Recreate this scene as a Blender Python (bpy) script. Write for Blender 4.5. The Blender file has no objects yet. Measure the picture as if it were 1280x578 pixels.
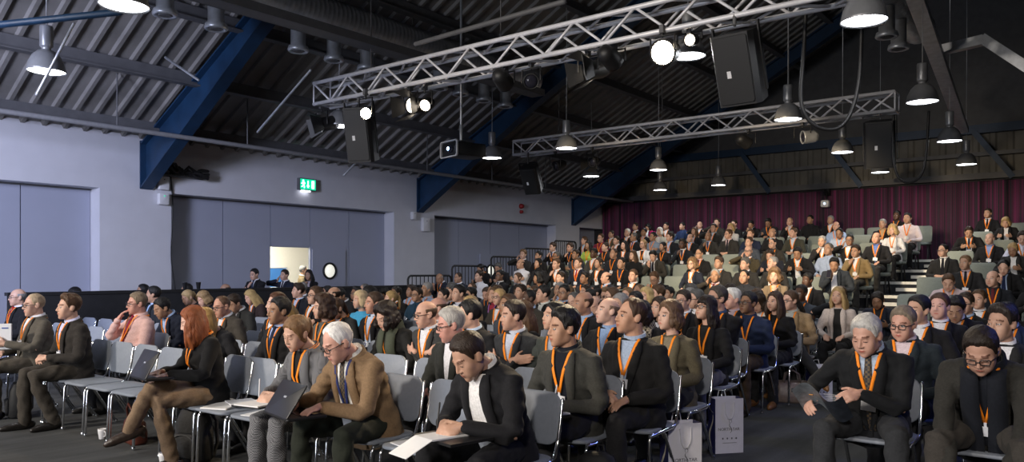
import bpy, math, random
import numpy as np
from mathutils import Vector, Matrix, Euler
from mathutils.bvhtree import BVHTree

SC = bpy.context.scene
COL = SC.collection
PI = math.pi
R = math.radians
random.seed(11)

# ------------------------------------------------------------------ camera, exposure, world, main lights
CAM = Vector((0, 0, 1.5)); FPX = 970.0; HOR = 340.0; YAW = R(38)
cd = bpy.data.cameras.new('camera'); cam = bpy.data.objects.new('camera', cd); COL.objects.link(cam)
cam.location = CAM; cam.rotation_euler = (R(90), 0, YAW)
cd.sensor_width = 36; cd.lens = FPX / 1280 * 36; cd.shift_y = (HOR - 289) / 1280; cd.clip_end = 200
SC.camera = cam
vs = SC.view_settings
vs.view_transform = 'Standard'; vs.look = 'None'; vs.gamma = 1; vs.exposure = 0.0; vs.use_curve_mapping = False
W = bpy.data.worlds.new('hall_air'); SC.world = W; W.use_nodes = True
W.node_tree.nodes['Background'].inputs[0].default_value = (.10, .12, .2, 1)
W.node_tree.nodes['Background'].inputs[1].default_value = .07

def lamp(name, kind, loc, target, power, color, size=.3, spot=60, blend=.5, parent=None):
    l = bpy.data.lights.new(name, kind); l.energy = power; l.color = color
    if kind == 'AREA': l.shape = 'DISK'; l.size = size
    elif kind == 'SPOT': l.spot_size = R(spot); l.spot_blend = blend; l.shadow_soft_size = size
    else: l.shadow_soft_size = size
    o = bpy.data.objects.new(name, l); COL.objects.link(o); o.location = loc
    o.rotation_euler = (Vector(target) - Vector(loc)).to_track_quat('-Z', 'Y').to_euler()
    if parent: o.parent = parent
    return o
# stage wash from the platform side, behind and left of the photographer, plus added fill lamps
lamp('stage_wash_and_fill', 'SPOT', (-9.8, -4.6, 5.0), (-6.5, 5.0, .7), 2700, (1, .90, .78), .4, 60, .6)
lamp('stage_wash_and_fill', 'SPOT', (-3.6, -5.5, 5.2), (-4.5, 6, .8), 1600, (1, .88, .74), .4, 58, .6)
lamp('stage_wash_and_fill', 'SPOT', (1.6, -4.0, 5.0), (-2.0, 6, .3), 1300, (1, .92, .86), .4, 46, .6)  # added fill spot from the right, brightens the carrier bags and aisle
lamp('stage_blue_light', 'SPOT', (-8.5, -1.5, 3.6), (-15, 4.4, 2.7), 3200, (.66, .71, 1), .8, 96, .95)
lamp('bounce_fill_light', 'AREA', (-6, -5.8, 2.2), (-6, 6, 5.2), 360, (.85, .90, 1), 3.0)  # added unseen area lamp, stands in for stage bounce on roof and people
lamp('blue_rim_light', 'SPOT', (2.6, 9.5, 4.2), (-1.2, 6.6, .9), 260, (.15, .22, 1), .2, 70, .6)

def fray(px): 
    t = (px - 640) / FPX; s, c = math.sin(YAW), math.cos(YAW)
    return (-s + c * t, c + s * t)
def on_y(px, Y, py=None):          # the point of the plane Y = const seen at column px (row py)
    a, b = fray(px); d = Y / b
    return Vector((a * d, Y, 0 if py is None else 1.5 + (HOR - py) / FPX * d))
def on_x(px, X, py=None):
    a, b = fray(px); d = X / a
    return Vector((X, b * d, 0 if py is None else 1.5 + (HOR - py) / FPX * d))
def on_z(px, py, z):
    a, b = fray(px); d = (z - 1.5) * FPX / (HOR - py)
    return Vector((a * d, b * d, z))
def at(px, py, d):
    a, b = fray(px); return Vector((a * d, b * d, 1.5 + (HOR - py) / FPX * d))

# ------------------------------------------------------------------ materials
def nt(m): return m.node_tree.nodes, m.node_tree.links
def mat(name, col=None, rough=.6, metal=0., emit=0., noise=0., nscale=20., bump=0., bscale=60., objcol=False, spec=.5, sheen=0., stretch=None, tint=None):
    m = bpy.data.materials.new(name); m.use_nodes = True
    N, L = nt(m); b = N['Principled BSDF']
    b.inputs['Roughness'].default_value = rough; b.inputs['Metallic'].default_value = metal
    b.inputs['Specular IOR Level'].default_value = spec
    if sheen: b.inputs['Sheen Weight'].default_value = sheen
    src = None
    if objcol:
        oi = N.new('ShaderNodeObjectInfo'); src = oi.outputs['Color']
        if tint:
            mx = N.new('ShaderNodeMix'); mx.data_type = 'RGBA'; mx.blend_type = 'MULTIPLY'; mx.inputs[0].default_value = 1
            L.new(src, mx.inputs[6]); mx.inputs[7].default_value = (*tint, 1); src = mx.outputs[2]
    tc = N.new('ShaderNodeTexCoord'); vec = tc.outputs['Object']
    if stretch:
        mp = N.new('ShaderNodeMapping'); mp.inputs['Scale'].default_value = stretch; L.new(vec, mp.inputs[0]); vec = mp.outputs[0]
    if noise:
        nz = N.new('ShaderNodeTexNoise'); nz.inputs['Scale'].default_value = nscale; nz.inputs['Detail'].default_value = 4; L.new(vec, nz.inputs['Vector'])
        mr = N.new('ShaderNodeMapRange'); mr.inputs[3].default_value = 1 - noise; mr.inputs[4].default_value = 1 + noise
        mr.inputs[1].default_value = .25; mr.inputs[2].default_value = .75
        L.new(nz.outputs[0], mr.inputs[0])
        mx = N.new('ShaderNodeMix'); mx.data_type = 'RGBA'; mx.blend_type = 'MULTIPLY'; mx.inputs[0].default_value = 1
        if src: L.new(src, mx.inputs[6])
        else: mx.inputs[6].default_value = (*col, 1)
        cmb = N.new('ShaderNodeCombineColor')
        for i in range(3): L.new(mr.outputs[0], cmb.inputs[i])
        L.new(cmb.outputs[0], mx.inputs[7]); src = mx.outputs[2]
    if src: L.new(src, b.inputs['Base Color'])
    else: b.inputs['Base Color'].default_value = (*col, 1)
    if emit:
        b.inputs['Emission Color'].default_value = (*col, 1); b.inputs['Emission Strength'].default_value = emit
    if bump:
        nb = N.new('ShaderNodeTexNoise'); nb.inputs['Scale'].default_value = bscale; nb.inputs['Detail'].default_value = 3; L.new(vec, nb.inputs['Vector'])
        bp = N.new('ShaderNodeBump'); bp.inputs['Strength'].default_value = bump; bp.inputs['Distance'].default_value = .01
        L.new(nb.outputs[0], bp.inputs['Height']); L.new(bp.outputs[0], b.inputs['Normal'])
    return m
def checkmat(name, c1, c2, scale, rough=.9):
    m = mat(name, c1, rough, bump=.2, bscale=300); N, L = nt(m)
    tc = N.new('ShaderNodeTexCoord'); ck = N.new('ShaderNodeTexChecker'); ck.inputs['Scale'].default_value = scale
    ck.inputs[1].default_value = (*c1, 1); ck.inputs[2].default_value = (*c2, 1)
    L.new(tc.outputs['Object'], ck.inputs[0]); L.new(ck.outputs[0], N['Principled BSDF'].inputs['Base Color'])
    return m
M = {}
M['cloth'] = mat('woven_cloth', rough=.85, objcol=True, noise=.18, nscale=90, bump=.25, bscale=28, sheen=.03, spec=.2)
M['skin'] = mat('skin', rough=.5, objcol=True, noise=.08, nscale=35, bump=.06, bscale=120, spec=.4)
M['lips'] = mat('lips', rough=.4, objcol=True, tint=(.85, .5, .5))
M['brow'] = mat('brow_hair', rough=.8, objcol=True, tint=(.30, .24, .22))
M['eye'] = mat('eye', (.05, .04, .04), .25)
M['sclera'] = mat('eye_white', (.42, .38, .36), .3)
M['hair'] = mat('hair', rough=.5, objcol=True, noise=.35, nscale=14, bump=.7, bscale=45, stretch=(3, 3, .5), spec=.35)
M['ribbon'] = mat('lanyard_ribbon', rough=.55, objcol=True, spec=.3)
M['card'] = mat('white_card', (.75, .76, .8), .5, noise=.05)
M['paper'] = mat('paper', (.80, .80, .80), .7, noise=.03)
M['leather'] = mat('leather', rough=.4, objcol=True, noise=.2, nscale=30, bump=.25, bscale=50)
M['glass_frame'] = mat('spectacle_frame', (.02, .02, .022), .3)
M['check'] = checkmat('grey_check_cloth', (.05, .05, .055), (.21, .21, .22), 130)
M['tiepat'] = checkmat('patterned_tie', (.018, .018, .026), (.13, .09, .045), 70, .6)
M['leopard'] = checkmat('patterned_scarf', (.03, .025, .02), (.35, .3, .22), 48, .8)
M['chrome'] = mat('chrome_tube', (.75, .77, .8), .16, 1, noise=.05, nscale=12)
M['chairgrey'] = mat('grey_chair_plastic', (.22, .245, .29), .5, noise=.06, nscale=40, bump=.08, bscale=200)
M['tierseat'] = mat('grey_green_seat_fabric', (.20, .228, .207), .8, noise=.1, nscale=60, bump=.15, bscale=150)
M['black'] = mat('black_paint', (.012, .012, .013), .5, noise=.2, nscale=18)
M['blackcloth'] = mat('black_drape', (.008, .008, .009), .95, noise=.3, nscale=9, bump=.4, bscale=8)
M['alu'] = mat('truss_aluminium', (.80, .80, .84), .4, .15, noise=.08, nscale=14)
M['galv'] = mat('galvanised_steel', (.50, .52, .55), .35, .5, noise=.2, nscale=9)
M['steelgrey'] = mat('grey_painted_steel', (.11, .11, .115), .6, noise=.15, nscale=6)
M['blue'] = mat('blue_painted_steel', (.008, .036, .088), .5, noise=.25, nscale=4)
M['roof'] = mat('corrugated_deck', (.21, .20, .19), .5, noise=.22, nscale=2.2, bump=.1)
M['pipegrey'] = mat('grey_pipe', (.26, .26, .27), .55, noise=.1)
M['gable'] = mat('gable_cladding', (.16, .15, .13), .7, noise=.2, nscale=3)
M['wall'] = mat('white_plaster', (.62, .62, .66), .8, noise=.04, nscale=3, bump=.05, bscale=40)
M['panel'] = mat('lavender_panel', (.36, .38, .47), .6, noise=.03, nscale=1.5)
M['seam'] = mat('panel_seam', (.09, .095, .12), .6, noise=.1)
M['bright'] = mat('bright_corridor_wall', (.85, .83, .76), .8, noise=.02)
M['carpet'] = mat('dark_carpet', (.042, .044, .045), .95, noise=.55, nscale=5, bump=.5, bscale=110, stretch=(1, .12, 1))
M['tread'] = mat('tier_carpet', (.02, .022, .03), .9, noise=.3, nscale=12)
M['nosing'] = mat('aluminium_nosing', (.62, .63, .62), .4, .3, noise=.1)
M['lampwhite'] = mat('lamp_glow', (.95, .97, 1), .5, emit=14)
M['lampwarm'] = mat('hot_lens', (1, .84, .6), .5, emit=60)
M['lampsoft'] = mat('dim_lens', (1, .86, .68), .5, emit=6)
M['shade'] = mat('spun_aluminium_shade', (.30, .31, .33), .35, .4, noise=.1, nscale=10)
M['exit'] = mat('exit_green', (.0, .55, .28), .4, emit=1.3)
M['exitw'] = mat('exit_white', (.85, 1, .95), .4, emit=2.2)
M['bluelens'] = mat('projector_beam_lens', (.35, .6, 1), .3, emit=9)
M['red'] = mat('red_plastic', (.35, .02, .02), .4, noise=.1)
M['white'] = mat('white_plastic', (.7, .7, .72), .45, noise=.03)
M['navy'] = mat('navy_paper', (.016, .018, .10), .45, noise=.05)
M['bagwhite'] = mat('bag_paper', (.74, .74, .82), .4, noise=.04)
M['ink'] = mat('grey_ink', (.12, .12, .15), .6)
M['lens'] = mat('dark_lens', (.02, .02, .03), .08)
M['screen'] = mat('laptop_plastic', (.012, .012, .013), .4, noise=.1)
M['skinpatch'] = M['skin']
# striped curtain
m = mat('striped_curtain', (.05, .01, .03), .9, bump=.3, bscale=30); N, L = nt(m)
tc = N.new('ShaderNodeTexCoord'); mp = N.new('ShaderNodeMapping'); mp.inputs['Scale'].default_value = (3.2, .001, .004)
nz = N.new('ShaderNodeTexNoise'); nz.inputs['Scale'].default_value = 2.2; nz.inputs['Detail'].default_value = 5; nz.inputs['Roughness'].default_value = .75
cr = N.new('ShaderNodeValToRGB'); cr.color_ramp.interpolation = 'CONSTANT'; e = cr.color_ramp.elements
e[0].color = (.014, .013, .020, 1); e[1].position = .44; e[1].color = (.085, .012, .048, 1)
for p_, c_ in ((.50, (.028, .028, .040, 1)), (.54, (.16, .022, .09, 1)), (.60, (.030, .032, .048, 1))):
    x_ = e.new(p_); x_.color = c_
L.new(tc.outputs['Object'], mp.inputs[0]); L.new(mp.outputs[0], nz.inputs['Vector']); L.new(nz.outputs[0], cr.inputs[0]); L.new(cr.outputs[0], N['Principled BSDF'].inputs['Base Color'])
M['curtain'] = m

# ------------------------------------------------------------------ geometry helpers
class G:
    def __init__(s): s.v = []; s.f = []; s.n = 0; s.m = []
    def add(s, v, f, mi=0):
        v = np.asarray(v, float).reshape(-1, 3); k = s.n
        s.v.append(v); s.f += [[i + k for i in q] for q in f]; s.m += [mi] * len(f); s.n += len(v); return s
    def xf(s, Mx):
        A = np.array(Mx); s.v = [v @ A[:3, :3].T + A[:3, 3] for v in s.v]; return s
    def V(s): return np.concatenate(s.v) if s.v else np.zeros((0, 3))
    def mesh(s, name, mats=None, smooth=True):
        me = bpy.data.meshes.new(name); me.from_pydata(s.V().tolist(), [], s.f)
        for x in (mats or []): me.materials.append(x)
        if mats and len(mats) > 1: me.polygons.foreach_set('material_index', s.m)
        if smooth: me.polygons.foreach_set('use_smooth', [True] * len(s.f))
        me.update(); return me
    def rings(s, P, close=True, caps=True, mi=0):
        P = np.asarray(P, float); a, n = P.shape[:2]; f = []
        for i in range(a - 1):
            for j in range(n if close else n - 1):
                k = (j + 1) % n; f.append([i * n + j, i * n + k, (i + 1) * n + k, (i + 1) * n + j])
        if caps and close: f.append(list(range(n))[::-1]); f.append([(a - 1) * n + j for j in range(n)])
        return s.add(P, f, mi)
    def tube(s, pts, rad, n=10, cap=True, mi=0, rnd=True):
        pts = [Vector(p) for p in pts]; k = len(pts)
        rad = [rad] * k if np.isscalar(rad) else list(rad)
        T = []
        for i in range(k):
            a = pts[max(i - 1, 0)]; b = pts[min(i + 1, k - 1)]; t = (b - a)
            T.append(t.normalized() if t.length > 1e-9 else Vector((0, 0, 1)))
        u = T[0].orthogonal().normalized(); P = []
        C = [(math.cos(2 * PI * j / n), math.sin(2 * PI * j / n)) for j in range(n)]
        def ring(c, t, u, r):
            w = t.cross(u); P.append([c + (u * x + w * y) * r for x, y in C])
        if rnd:
            for a in (75, 40): ring(pts[0] - T[0] * rad[0] * math.sin(R(a)), T[0], u, rad[0] * math.cos(R(a)))
        for i in range(k):
            if i:
                u = u - T[i] * u.dot(T[i]); u = u.normalized() if u.length > 1e-6 else T[i].orthogonal().normalized()
            ring(pts[i], T[i], u, rad[i])
        if rnd:
            for a in (40, 75): ring(pts[-1] + T[-1] * rad[-1] * math.sin(R(a)), T[-1], u, rad[-1] * math.cos(R(a)))
        return s.rings(np.array([[list(q) for q in r] for r in P]), True, cap, mi)
    def ell(s, c, r, Rm=None, nu=14, nv=9, mi=0):
        if np.isscalar(r): r = (r, r, r)
        P = np.zeros((nv, nu, 3))
        for i in range(nv):
            th = PI * (i + .5) / nv if False else PI * (.04 + .92 * i / (nv - 1))
            for j in range(nu):
                a = 2 * PI * j / nu; P[i, j] = (r[0] * math.sin(th) * math.cos(a), r[1] * math.sin(th) * math.sin(a), -r[2] * math.cos(th))
        if Rm is not None: P = P @ np.array(Rm)[:3, :3].T
        return s.rings(P + np.array(c), True, True, mi)
    def box(s, c, z, Rm=None, mi=0):
        v = np.array([(x, y, w) for x in (-.5, .5) for y in (-.5, .5) for w in (-.5, .5)]) * np.array(z)
        if Rm is not None: v = v @ np.array(Rm)[:3, :3].T
        return s.add(v + np.array(c), [[0, 1, 3, 2], [4, 6, 7, 5], [0, 4, 5, 1], [2, 3, 7, 6], [0, 2, 6, 4], [1, 5, 7, 3]], mi)
    def beam(s, a, b, w, h, up=(0, 0, 1), mi=0):
        a = Vector(a); b = Vector(b); t = (b - a); Ln = t.length; t.normalize()
        sd = t.cross(Vector(up)).normalized(); u = sd.cross(t)
        Rm = Matrix((sd, t, u)).transposed()
        return s.box((a + b) / 2, (w, Ln, h), Rm, mi)
    def lathe(s, prof, c=(0, 0, 0), n=24, mi=0, caps=True):
        P = [[(c[0] + r * math.cos(2 * PI * j / n), c[1] + r * math.sin(2 * PI * j / n), c[2] + z) for j in range(n)] for r, z in prof]
        return s.rings(np.array(P), True, caps, mi)
    def rbox(s, c, z, r=.02, n=4, Rm=None, mi=0, taper=1.):      # box with rounded corners in its x-z outline, thickness along y
        w, t, h = z[0] / 2, z[1] / 2, z[2] / 2; o = []
        for cx, cz, a0 in ((w - r, h - r, 0), (-w + r, h - r, 90), (-w + r, -h + r, 180), (w - r, -h + r, 270)):
            for i in range(n + 1):
                a = R(a0 + 90 * i / n); o.append((cx + r * math.cos(a), cz + r * math.sin(a)))
        o = np.array(o); e = min(t * .6, r * .5); P = []
        for y, ins in ((-t, e), (-t + e * .5, e * .25), (-t + e, 0), (t - e, 0), (t - e * .5, e * .25), (t, e)):
            q = o * np.array([(w - ins) / w, (h - ins) / h]); P.append(np.stack([q[:, 0], np.full(len(q), y), q[:, 1]], 1))
        P = np.array(P)
        if taper != 1.: P[..., 0] *= 1 + (taper - 1) * (P[..., 2:3][..., 0] / h * .5 + .5)
        if Rm is not None: P = P @ np.array(Rm)[:3, :3].T
        return s.rings(P + np.array(c), True, True, mi)

def remesh(g, vox, it=4):
    me = g.mesh('tmp'); o = bpy.data.objects.new('tmp', me); COL.objects.link(o)
    a = o.modifiers.new('a', 'REMESH'); a.mode = 'VOXEL'; a.voxel_size = vox; a.use_smooth_shade = True
    if it:
        b = o.modifiers.new('b', 'SMOOTH'); b.factor = .5; b.iterations = it
    dg = bpy.context.evaluated_depsgraph_get()
    r = bpy.data.meshes.new_from_object(o.evaluated_get(dg))
    bpy.data.objects.remove(o); bpy.data.meshes.remove(me)
    return r
def mesh_arrays(me):
    n = len(me.vertices); v = np.empty(n * 3, np.float32); me.vertices.foreach_get('co', v); v = v.reshape(-1, 3).astype(float)
    return v, [list(p.vertices) for p in me.polygons]
def put(name, me, parent=None, color=None, loc=None, mx=None, label=None, cat=None, group=None, kind=None, rz=None):
    if isinstance(me, G): raise TypeError
    o = bpy.data.objects.new(name, me); COL.objects.link(o)
    if parent: o.parent = parent
    if mx is not None: o.matrix_local = mx
    if loc is not None: o.location = loc
    if rz is not None: o.rotation_euler = (0, 0, rz)
    if color is not None: o.color = (*color, 1)
    if label: o['label'] = label
    if cat: o['category'] = cat
    if group: o['group'] = group
    if kind: o['kind'] = kind
    return o
def thing(name, label, cat, loc=(0, 0, 0), rz=0, group=None): return put(name, None, None, None, loc, None, label, cat, group, None, rz)
def struct(name, g, m, smooth=False): return put(name, g.mesh(name, m if isinstance(m, list) else [m], smooth), kind='structure')
def part(name, g, m, parent, smooth=True, color=None, mx=None, label=None):
    return put(name, g.mesh(name, m if isinstance(m, list) else [m], smooth), parent, color, None, mx, label)
# ------------------------------------------------------------------ the hall
WX = -14.3; BY = 23.5; EZ = 3.95; RS = .54; RIDGE = -1.5
def roof_z(x): return EZ + RS * (x - WX) if x < RIDGE else EZ + RS * (2 * RIDGE - WX - x)
g = G().box((-2.5, 8.5, -.1), (29.5, 31, .2)); struct('floor', g, M['carpet'])
# left wall: fascia, pillars, folding partition panels
g = G().box((WX - .25, 7.7, 3.52), (.5, 31.6, 1.04)); struct('wall_left', g, M['wall'])
for i, (a, b) in enumerate(((6.37, 7.7), (13.5, 14.96), (20.6, 22.0), (-1.2, 0.2))):
    g = G().box((WX - .25, (a + b) / 2, 1.5), (.5, b - a, 3.0)); struct('wall_left_pillar', g, M['wall'])
def panel(y0, y1, z0=0, z1=3.0):
    g = G().box((WX - .38, (y0 + y1) / 2, (z0 + z1) / 2), (.06, y1 - y0 - .018, z1 - z0)); struct('wall_left_panel', g, M['panel'])
ys = [.2, 1.45, 2.7, 3.97, 5.23, 6.37]
for a, b in zip(ys, ys[1:]): panel(a, b)
ys = [7.7, 9.0, 10.15]
for a, b in zip(ys, ys[1:]): panel(a, b)
panel(10.15, 11.2, 2.05); panel(11.2, 12.35); panel(12.35, 13.5)
ys = [14.96, 16.3, 17.7, 19.1, 20.6]
for a, b in zip(ys, ys[1:]): panel(a, b)
panel(22.0, 23.5)
g = G().box((WX - .42, 3.2, 1.5), (.02, 6.4, 3)).box((WX - .42, 8.93, 1.5), (.02, 2.46, 3)).box((WX - .42, 12.4, 1.5), (.02, 2.35, 3)).box((WX - .42, 10.67, 2.55), (.02, 1.1, .98)).box((WX - .42, 17.8, 1.5), (.02, 5.7, 3))
struct('trim_1', g, M['seam'])
g = G().box((WX - .36, 10.6, 2.985), (.09, 5.8, .03)).box((WX - .36, 17.8, 2.985), (.09, 5.6, .03)).box((WX - .36, 3.2, 2.985), (.09, 6.3, .03)); struct('trim_2', g, M['steelgrey'])
# door leaf with a round porthole, standing in the panel beside the lit opening
def porthole_door(name, y0, y1, top):
    d = put(name, (G().box((WX - .325, (y0 + y1) / 2, top / 2), (.045, y1 - y0, top))).mesh(name, [M['panel']], False), kind='structure')
    c = ((WX - .298), (y0 + y1) / 2, 1.52)
    g = G(); P = []
    for r, x in ((.155, 0), (.20, 0), (.20, .025), (.155, .025)): P.append([(c[0] + x, c[1] + r * math.cos(2 * PI * j / 28), c[2] + r * math.sin(2 * PI * j / 28)) for j in range(28)])
    P.append(P[0]); g.rings(P, True, False); part('porthole_ring', g, M['black'], d)
    g = G().lathe([(0.001, 0), (.155, 0), (.155, .006), (.001, .006)], n=28).xf(Matrix.Translation(c) @ Matrix.Rotation(R(90), 4, 'Y')); part('porthole_pane', g, M['paneglow'], d)
    g = G().tube([(c[0] + .02, y0 + .1, .95), (c[0] + .06, y0 + .1, .95), (c[0] + .06, y0 + .1, 1.12), (c[0] + .02, y0 + .1, 1.12)], .011); part('pull_handle', g, M['chrome'], d)
M['paneglow'] = mat('lit_porthole_glass', (.85, .84, .74), .2, emit=.9)  # pane is no lamp: emission stands in for light behind the door
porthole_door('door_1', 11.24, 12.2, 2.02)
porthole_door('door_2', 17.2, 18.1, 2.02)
# lit corridor behind the opening
struct('floor_corridor', G().box((WX - 1.7, 10.9, -.05), (2.5, 6, .1)), M['steelgrey'])
struct('wall_corridor', G().box((WX - 2.95, 10.9, 1.4), (.1, 6, 2.8)).box((WX - 1.7, 13.9, 1.4), (2.5, .1, 2.8)).box((WX - 1.7, 7.9, 1.4), (2.5, .1, 2.8)), M['bright'])
struct('ceiling_corridor', G().box((WX - 1.7, 10.9, 2.83), (2.5, 6, .06)), M['bright'])
lamp('corridor_light', 'AREA', (WX - 1.6, 10.9, 2.75), (WX - 1.6, 10.9, 0), 150, (1, .94, .80), 1.6)
t = thing('poster', 'small blue poster on the bright corridor wall seen through the doorway', 'poster', (WX - 2.88, 12.1, 1.35))
part('sheet', G().box((0, 0, 0), (.012, .55, .5)), mat('poster_blue', (.05, .2, .55), .5), t, False)
part('poster_frame', G().box((.002, 0, .26), (.025, .6, .03)).box((.002, 0, -.26), (.025, .6, .03)).box((.002, .29, 0), (.025, .03, .55)).box((.002, -.29, 0), (.025, .03, .55)), M['white'], t, False)
# low black screen in front of the partition
t = thing('low_screen', 'long low black draped screen along the pale partition wall', 'screen', (-12.8, 9.0, 0))
part('drape', G().rings([[(.03 * math.sin(y * 9) - .04, y, z) for y in np.linspace(-4.6, 4.6, 140)] + [(.05 + .0 * y, y, z) for y in np.linspace(4.6, -4.6, 140)] for z in (.0, .6, 1.15)]), M['blackcloth'], t)
part('top_rail', G().box((0, 0, 1.17), (.12, 9.24, .05)), M['black'], t, False)
for y in (-4.5, -1.5, 1.5, 4.5): part('foot', G().box((0, y, .012), (.34, .07, .024)), M['black'], t, False)
for px in (231, 248):
    p = on_x(px, -12.8)
    c = thing('cup', 'black paper cup standing %s on the low black screen' % ('further left' if px < 240 else 'further right'), 'cup', (p.x, p.y, 1.197), 0, 'black cups on the screen')
    part('cup_body', G().lathe([(.028, 0), (.03, .004), (.042, .115), (.044, .118), (.041, .118), (.027, .006)], n=18), M['black'], c)
    part('rim', G().lathe([(.044, .116), (.046, .119), (.044, .122), (.041, .119)], n=18), M['steelgrey'], c)
# curtain and gable wall at the back
P = []
xs = np.linspace(WX + .05, 5.0, 420)
for z in np.linspace(1.4, 3.85, 5): P.append([(x, BY - .12 + .035 * math.sin(x * 11) + .02 * math.sin(x * 23 + 1), z) for x in xs])
g = G(); g.rings(P, False, False); g.rings([[(a[0], a[1] + .02, a[2]) for a in r] for r in P], False, False)
cu = thing('back_curtain', 'tall maroon and grey striped curtain hanging behind the top row', 'curtain', (0, 0, 0))
part('curtain_cloth', g, M['curtain'], cu)
part('curtain_rail', G().tube([(WX + .1, BY - .12, 3.87), (5, BY - .12, 3.87)], .025), M['black'], cu)
struct('wall_back', G().box((-2.5, BY + .1, 1.95), (29, .2, 3.9)), M['black'])
g = G(); n = 118; y0 = BY
xs = np.linspace(WX - .3, 8, n * 4)
pr = [(x, y0 - (.035 if (i % 8) in (2, 3, 4) else 0)) for i, x in enumerate(xs)]
g.rings([[(x, y, z) for x, y in pr] for z in (3.9, 5.15)], False, False); struct('wall_back_cladding', g, M['gable'])
g = G()
g.add([(WX - .4, BY + .05, 3.85), (11.4, BY + .05, 3.85), (RIDGE, BY + .05, 11.2), (WX - .4, BY + .25, 3.85), (11.4, BY + .25, 3.85), (RIDGE, BY + .25, 11.2)], [[0, 1, 2], [5, 4, 3], [0, 3, 4, 1], [1, 4, 5, 2], [2, 5, 3, 0]])
struct('wall_back_gable', g, M['steelgrey'])
for z, h in ((3.98, .16), (4.55, .10), (5.2, .22)):
    struct('trim_3', G().box((-3, BY - .16, z), (22.5, .18, h)), M['blue'] if z > 5 else M['steelgrey'])
for x in (-9.2, -6.6, -3.0): struct('trim_4', G().beam((x, BY - .2, 5.2), (x + .9, BY - .2, 3.9), .14, .14), M['blue'])
struct('wall_right', G().box((11.6, 8.5, 2), (.2, 31, 4)), M['steelgrey'])
struct('wall_front', G().box((-2.5, -7.1, 2.2), (29, .2, 4.4)), M['steelgrey'])
# corrugated roof deck
P = []; yy = []
y = -7.0
while y < BY + .05:
    for dy, dz in ((0, 0), (.20, 0), (.225, -.055), (.285, -.055), (.31, 0)): yy.append((y + dy, dz))
    y += .33
for x in (WX - .5, RIDGE): P.append([(x, y, roof_z(x) + .075 + dz) for y, dz in yy])
for x in (11.4,): P.append([(x, y, roof_z(x) + .075 + dz) for y, dz in yy])
g = G(); g.rings(P, False, False); struct('roof', g, M['roof'])
for i, x in enumerate(np.arange(WX + .5, RIDGE, 1.28)):
    z = roof_z(x); struct('trim_5', G().box((x, 8.3, z - .12), (.07, 30, .22)).box((x + .06, 8.3, z - .22), (.15, 30, .025)), M['steelgrey'])
for x in (0.2, 3.0, 6.0): struct('trim_5', G().box((x, 8.3, roof_z(x) - .12), (.07, 30, .22)), M['steelgrey'])
# blue portal frames
for Y in (0.0, 7.2, 14.4, 21.6):
    for sgn in (1, -1):
        def X(x): return x if sgn > 0 else 2 * RIDGE - x
        a = (WX + .02, 3.05); b = (-10.8, roof_z(-10.8) - .64); c = (RIDGE, roof_z(RIDGE) - .55)
        prof = [(WX + .02, 3.05), (-10.8, roof_z(-10.8) - .64), (RIDGE, roof_z(RIDGE) - .55)]
        top = [(WX + .02, EZ - .08), (-10.8, roof_z(-10.8) - .22), (RIDGE, roof_z(RIDGE) - .22)]
        g = G()
        for k in range(2):
            g.add([(X(prof[k][0]), Y - .012, prof[k][1]), (X(prof[k + 1][0]), Y - .012, prof[k + 1][1]), (X(top[k + 1][0]), Y - .012, top[k + 1][1]), (X(top[k][0]), Y - .012, top[k][1]),
                   (X(prof[k][0]), Y + .012, prof[k][1]), (X(prof[k + 1][0]), Y + .012, prof[k + 1][1]), (X(top[k + 1][0]), Y + .012, top[k + 1][1]), (X(top[k][0]), Y + .012, top[k][1])],
                  [[0, 1, 2, 3], [7, 6, 5, 4], [0, 4, 5, 1], [2, 6, 7, 3]])
            for q in (prof, top): g.beam((X(q[k][0]), Y, q[k][1]), (X(q[k + 1][0]), Y, q[k + 1][1]), .24, .03)
        g.box((X(WX + .03), Y, 3.5), (.03, .24, .86))
        struct('roof_rafter', g, M['blue'])
# raised tiers
TN = 7; TD = 1.5; TR = .255
def tier_y(k): return 12.9 + TD * k
def tier_z(k): return TR * (k + 1)
SX0, SX1 = -3.68, -2.78       # the stair aisle
for k in range(TN):
    y0 = tier_y(k) - .75; y1 = y0 + TD if k < TN - 1 else BY - .2
    struct('floor_tier', G().box((-5.2, (y0 + y1) / 2, tier_z(k) / 2), (15.2, y1 - y0, tier_z(k))), M['tread'])
    struct('trim_6', G().box((-5.2, y0 + .02, tier_z(k) + .006), (15.2, .05, .014)).box((-5.2, y0 - .004, tier_z(k) - .02), (15.2, .012, .05)), M['nosing'])
    g = G().box(((SX0 + SX1) / 2, y0 - .2, tier_z(k) - TR / 2 - TR / 4 + .0), (SX1 - SX0, .4, TR / 2)); struct('stair_step', g, M['tread'])
    struct('trim_7', G().box(((SX0 + SX1) / 2, y0 - .37, tier_z(k) - TR / 2 + .007), (SX1 - SX0 - .02, .09, .014)).box(((SX0 + SX1) / 2, y0 - .404, tier_z(k) - TR / 2 - .025), (SX1 - SX0 - .02, .012, .06)), M['nosing'])
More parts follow.
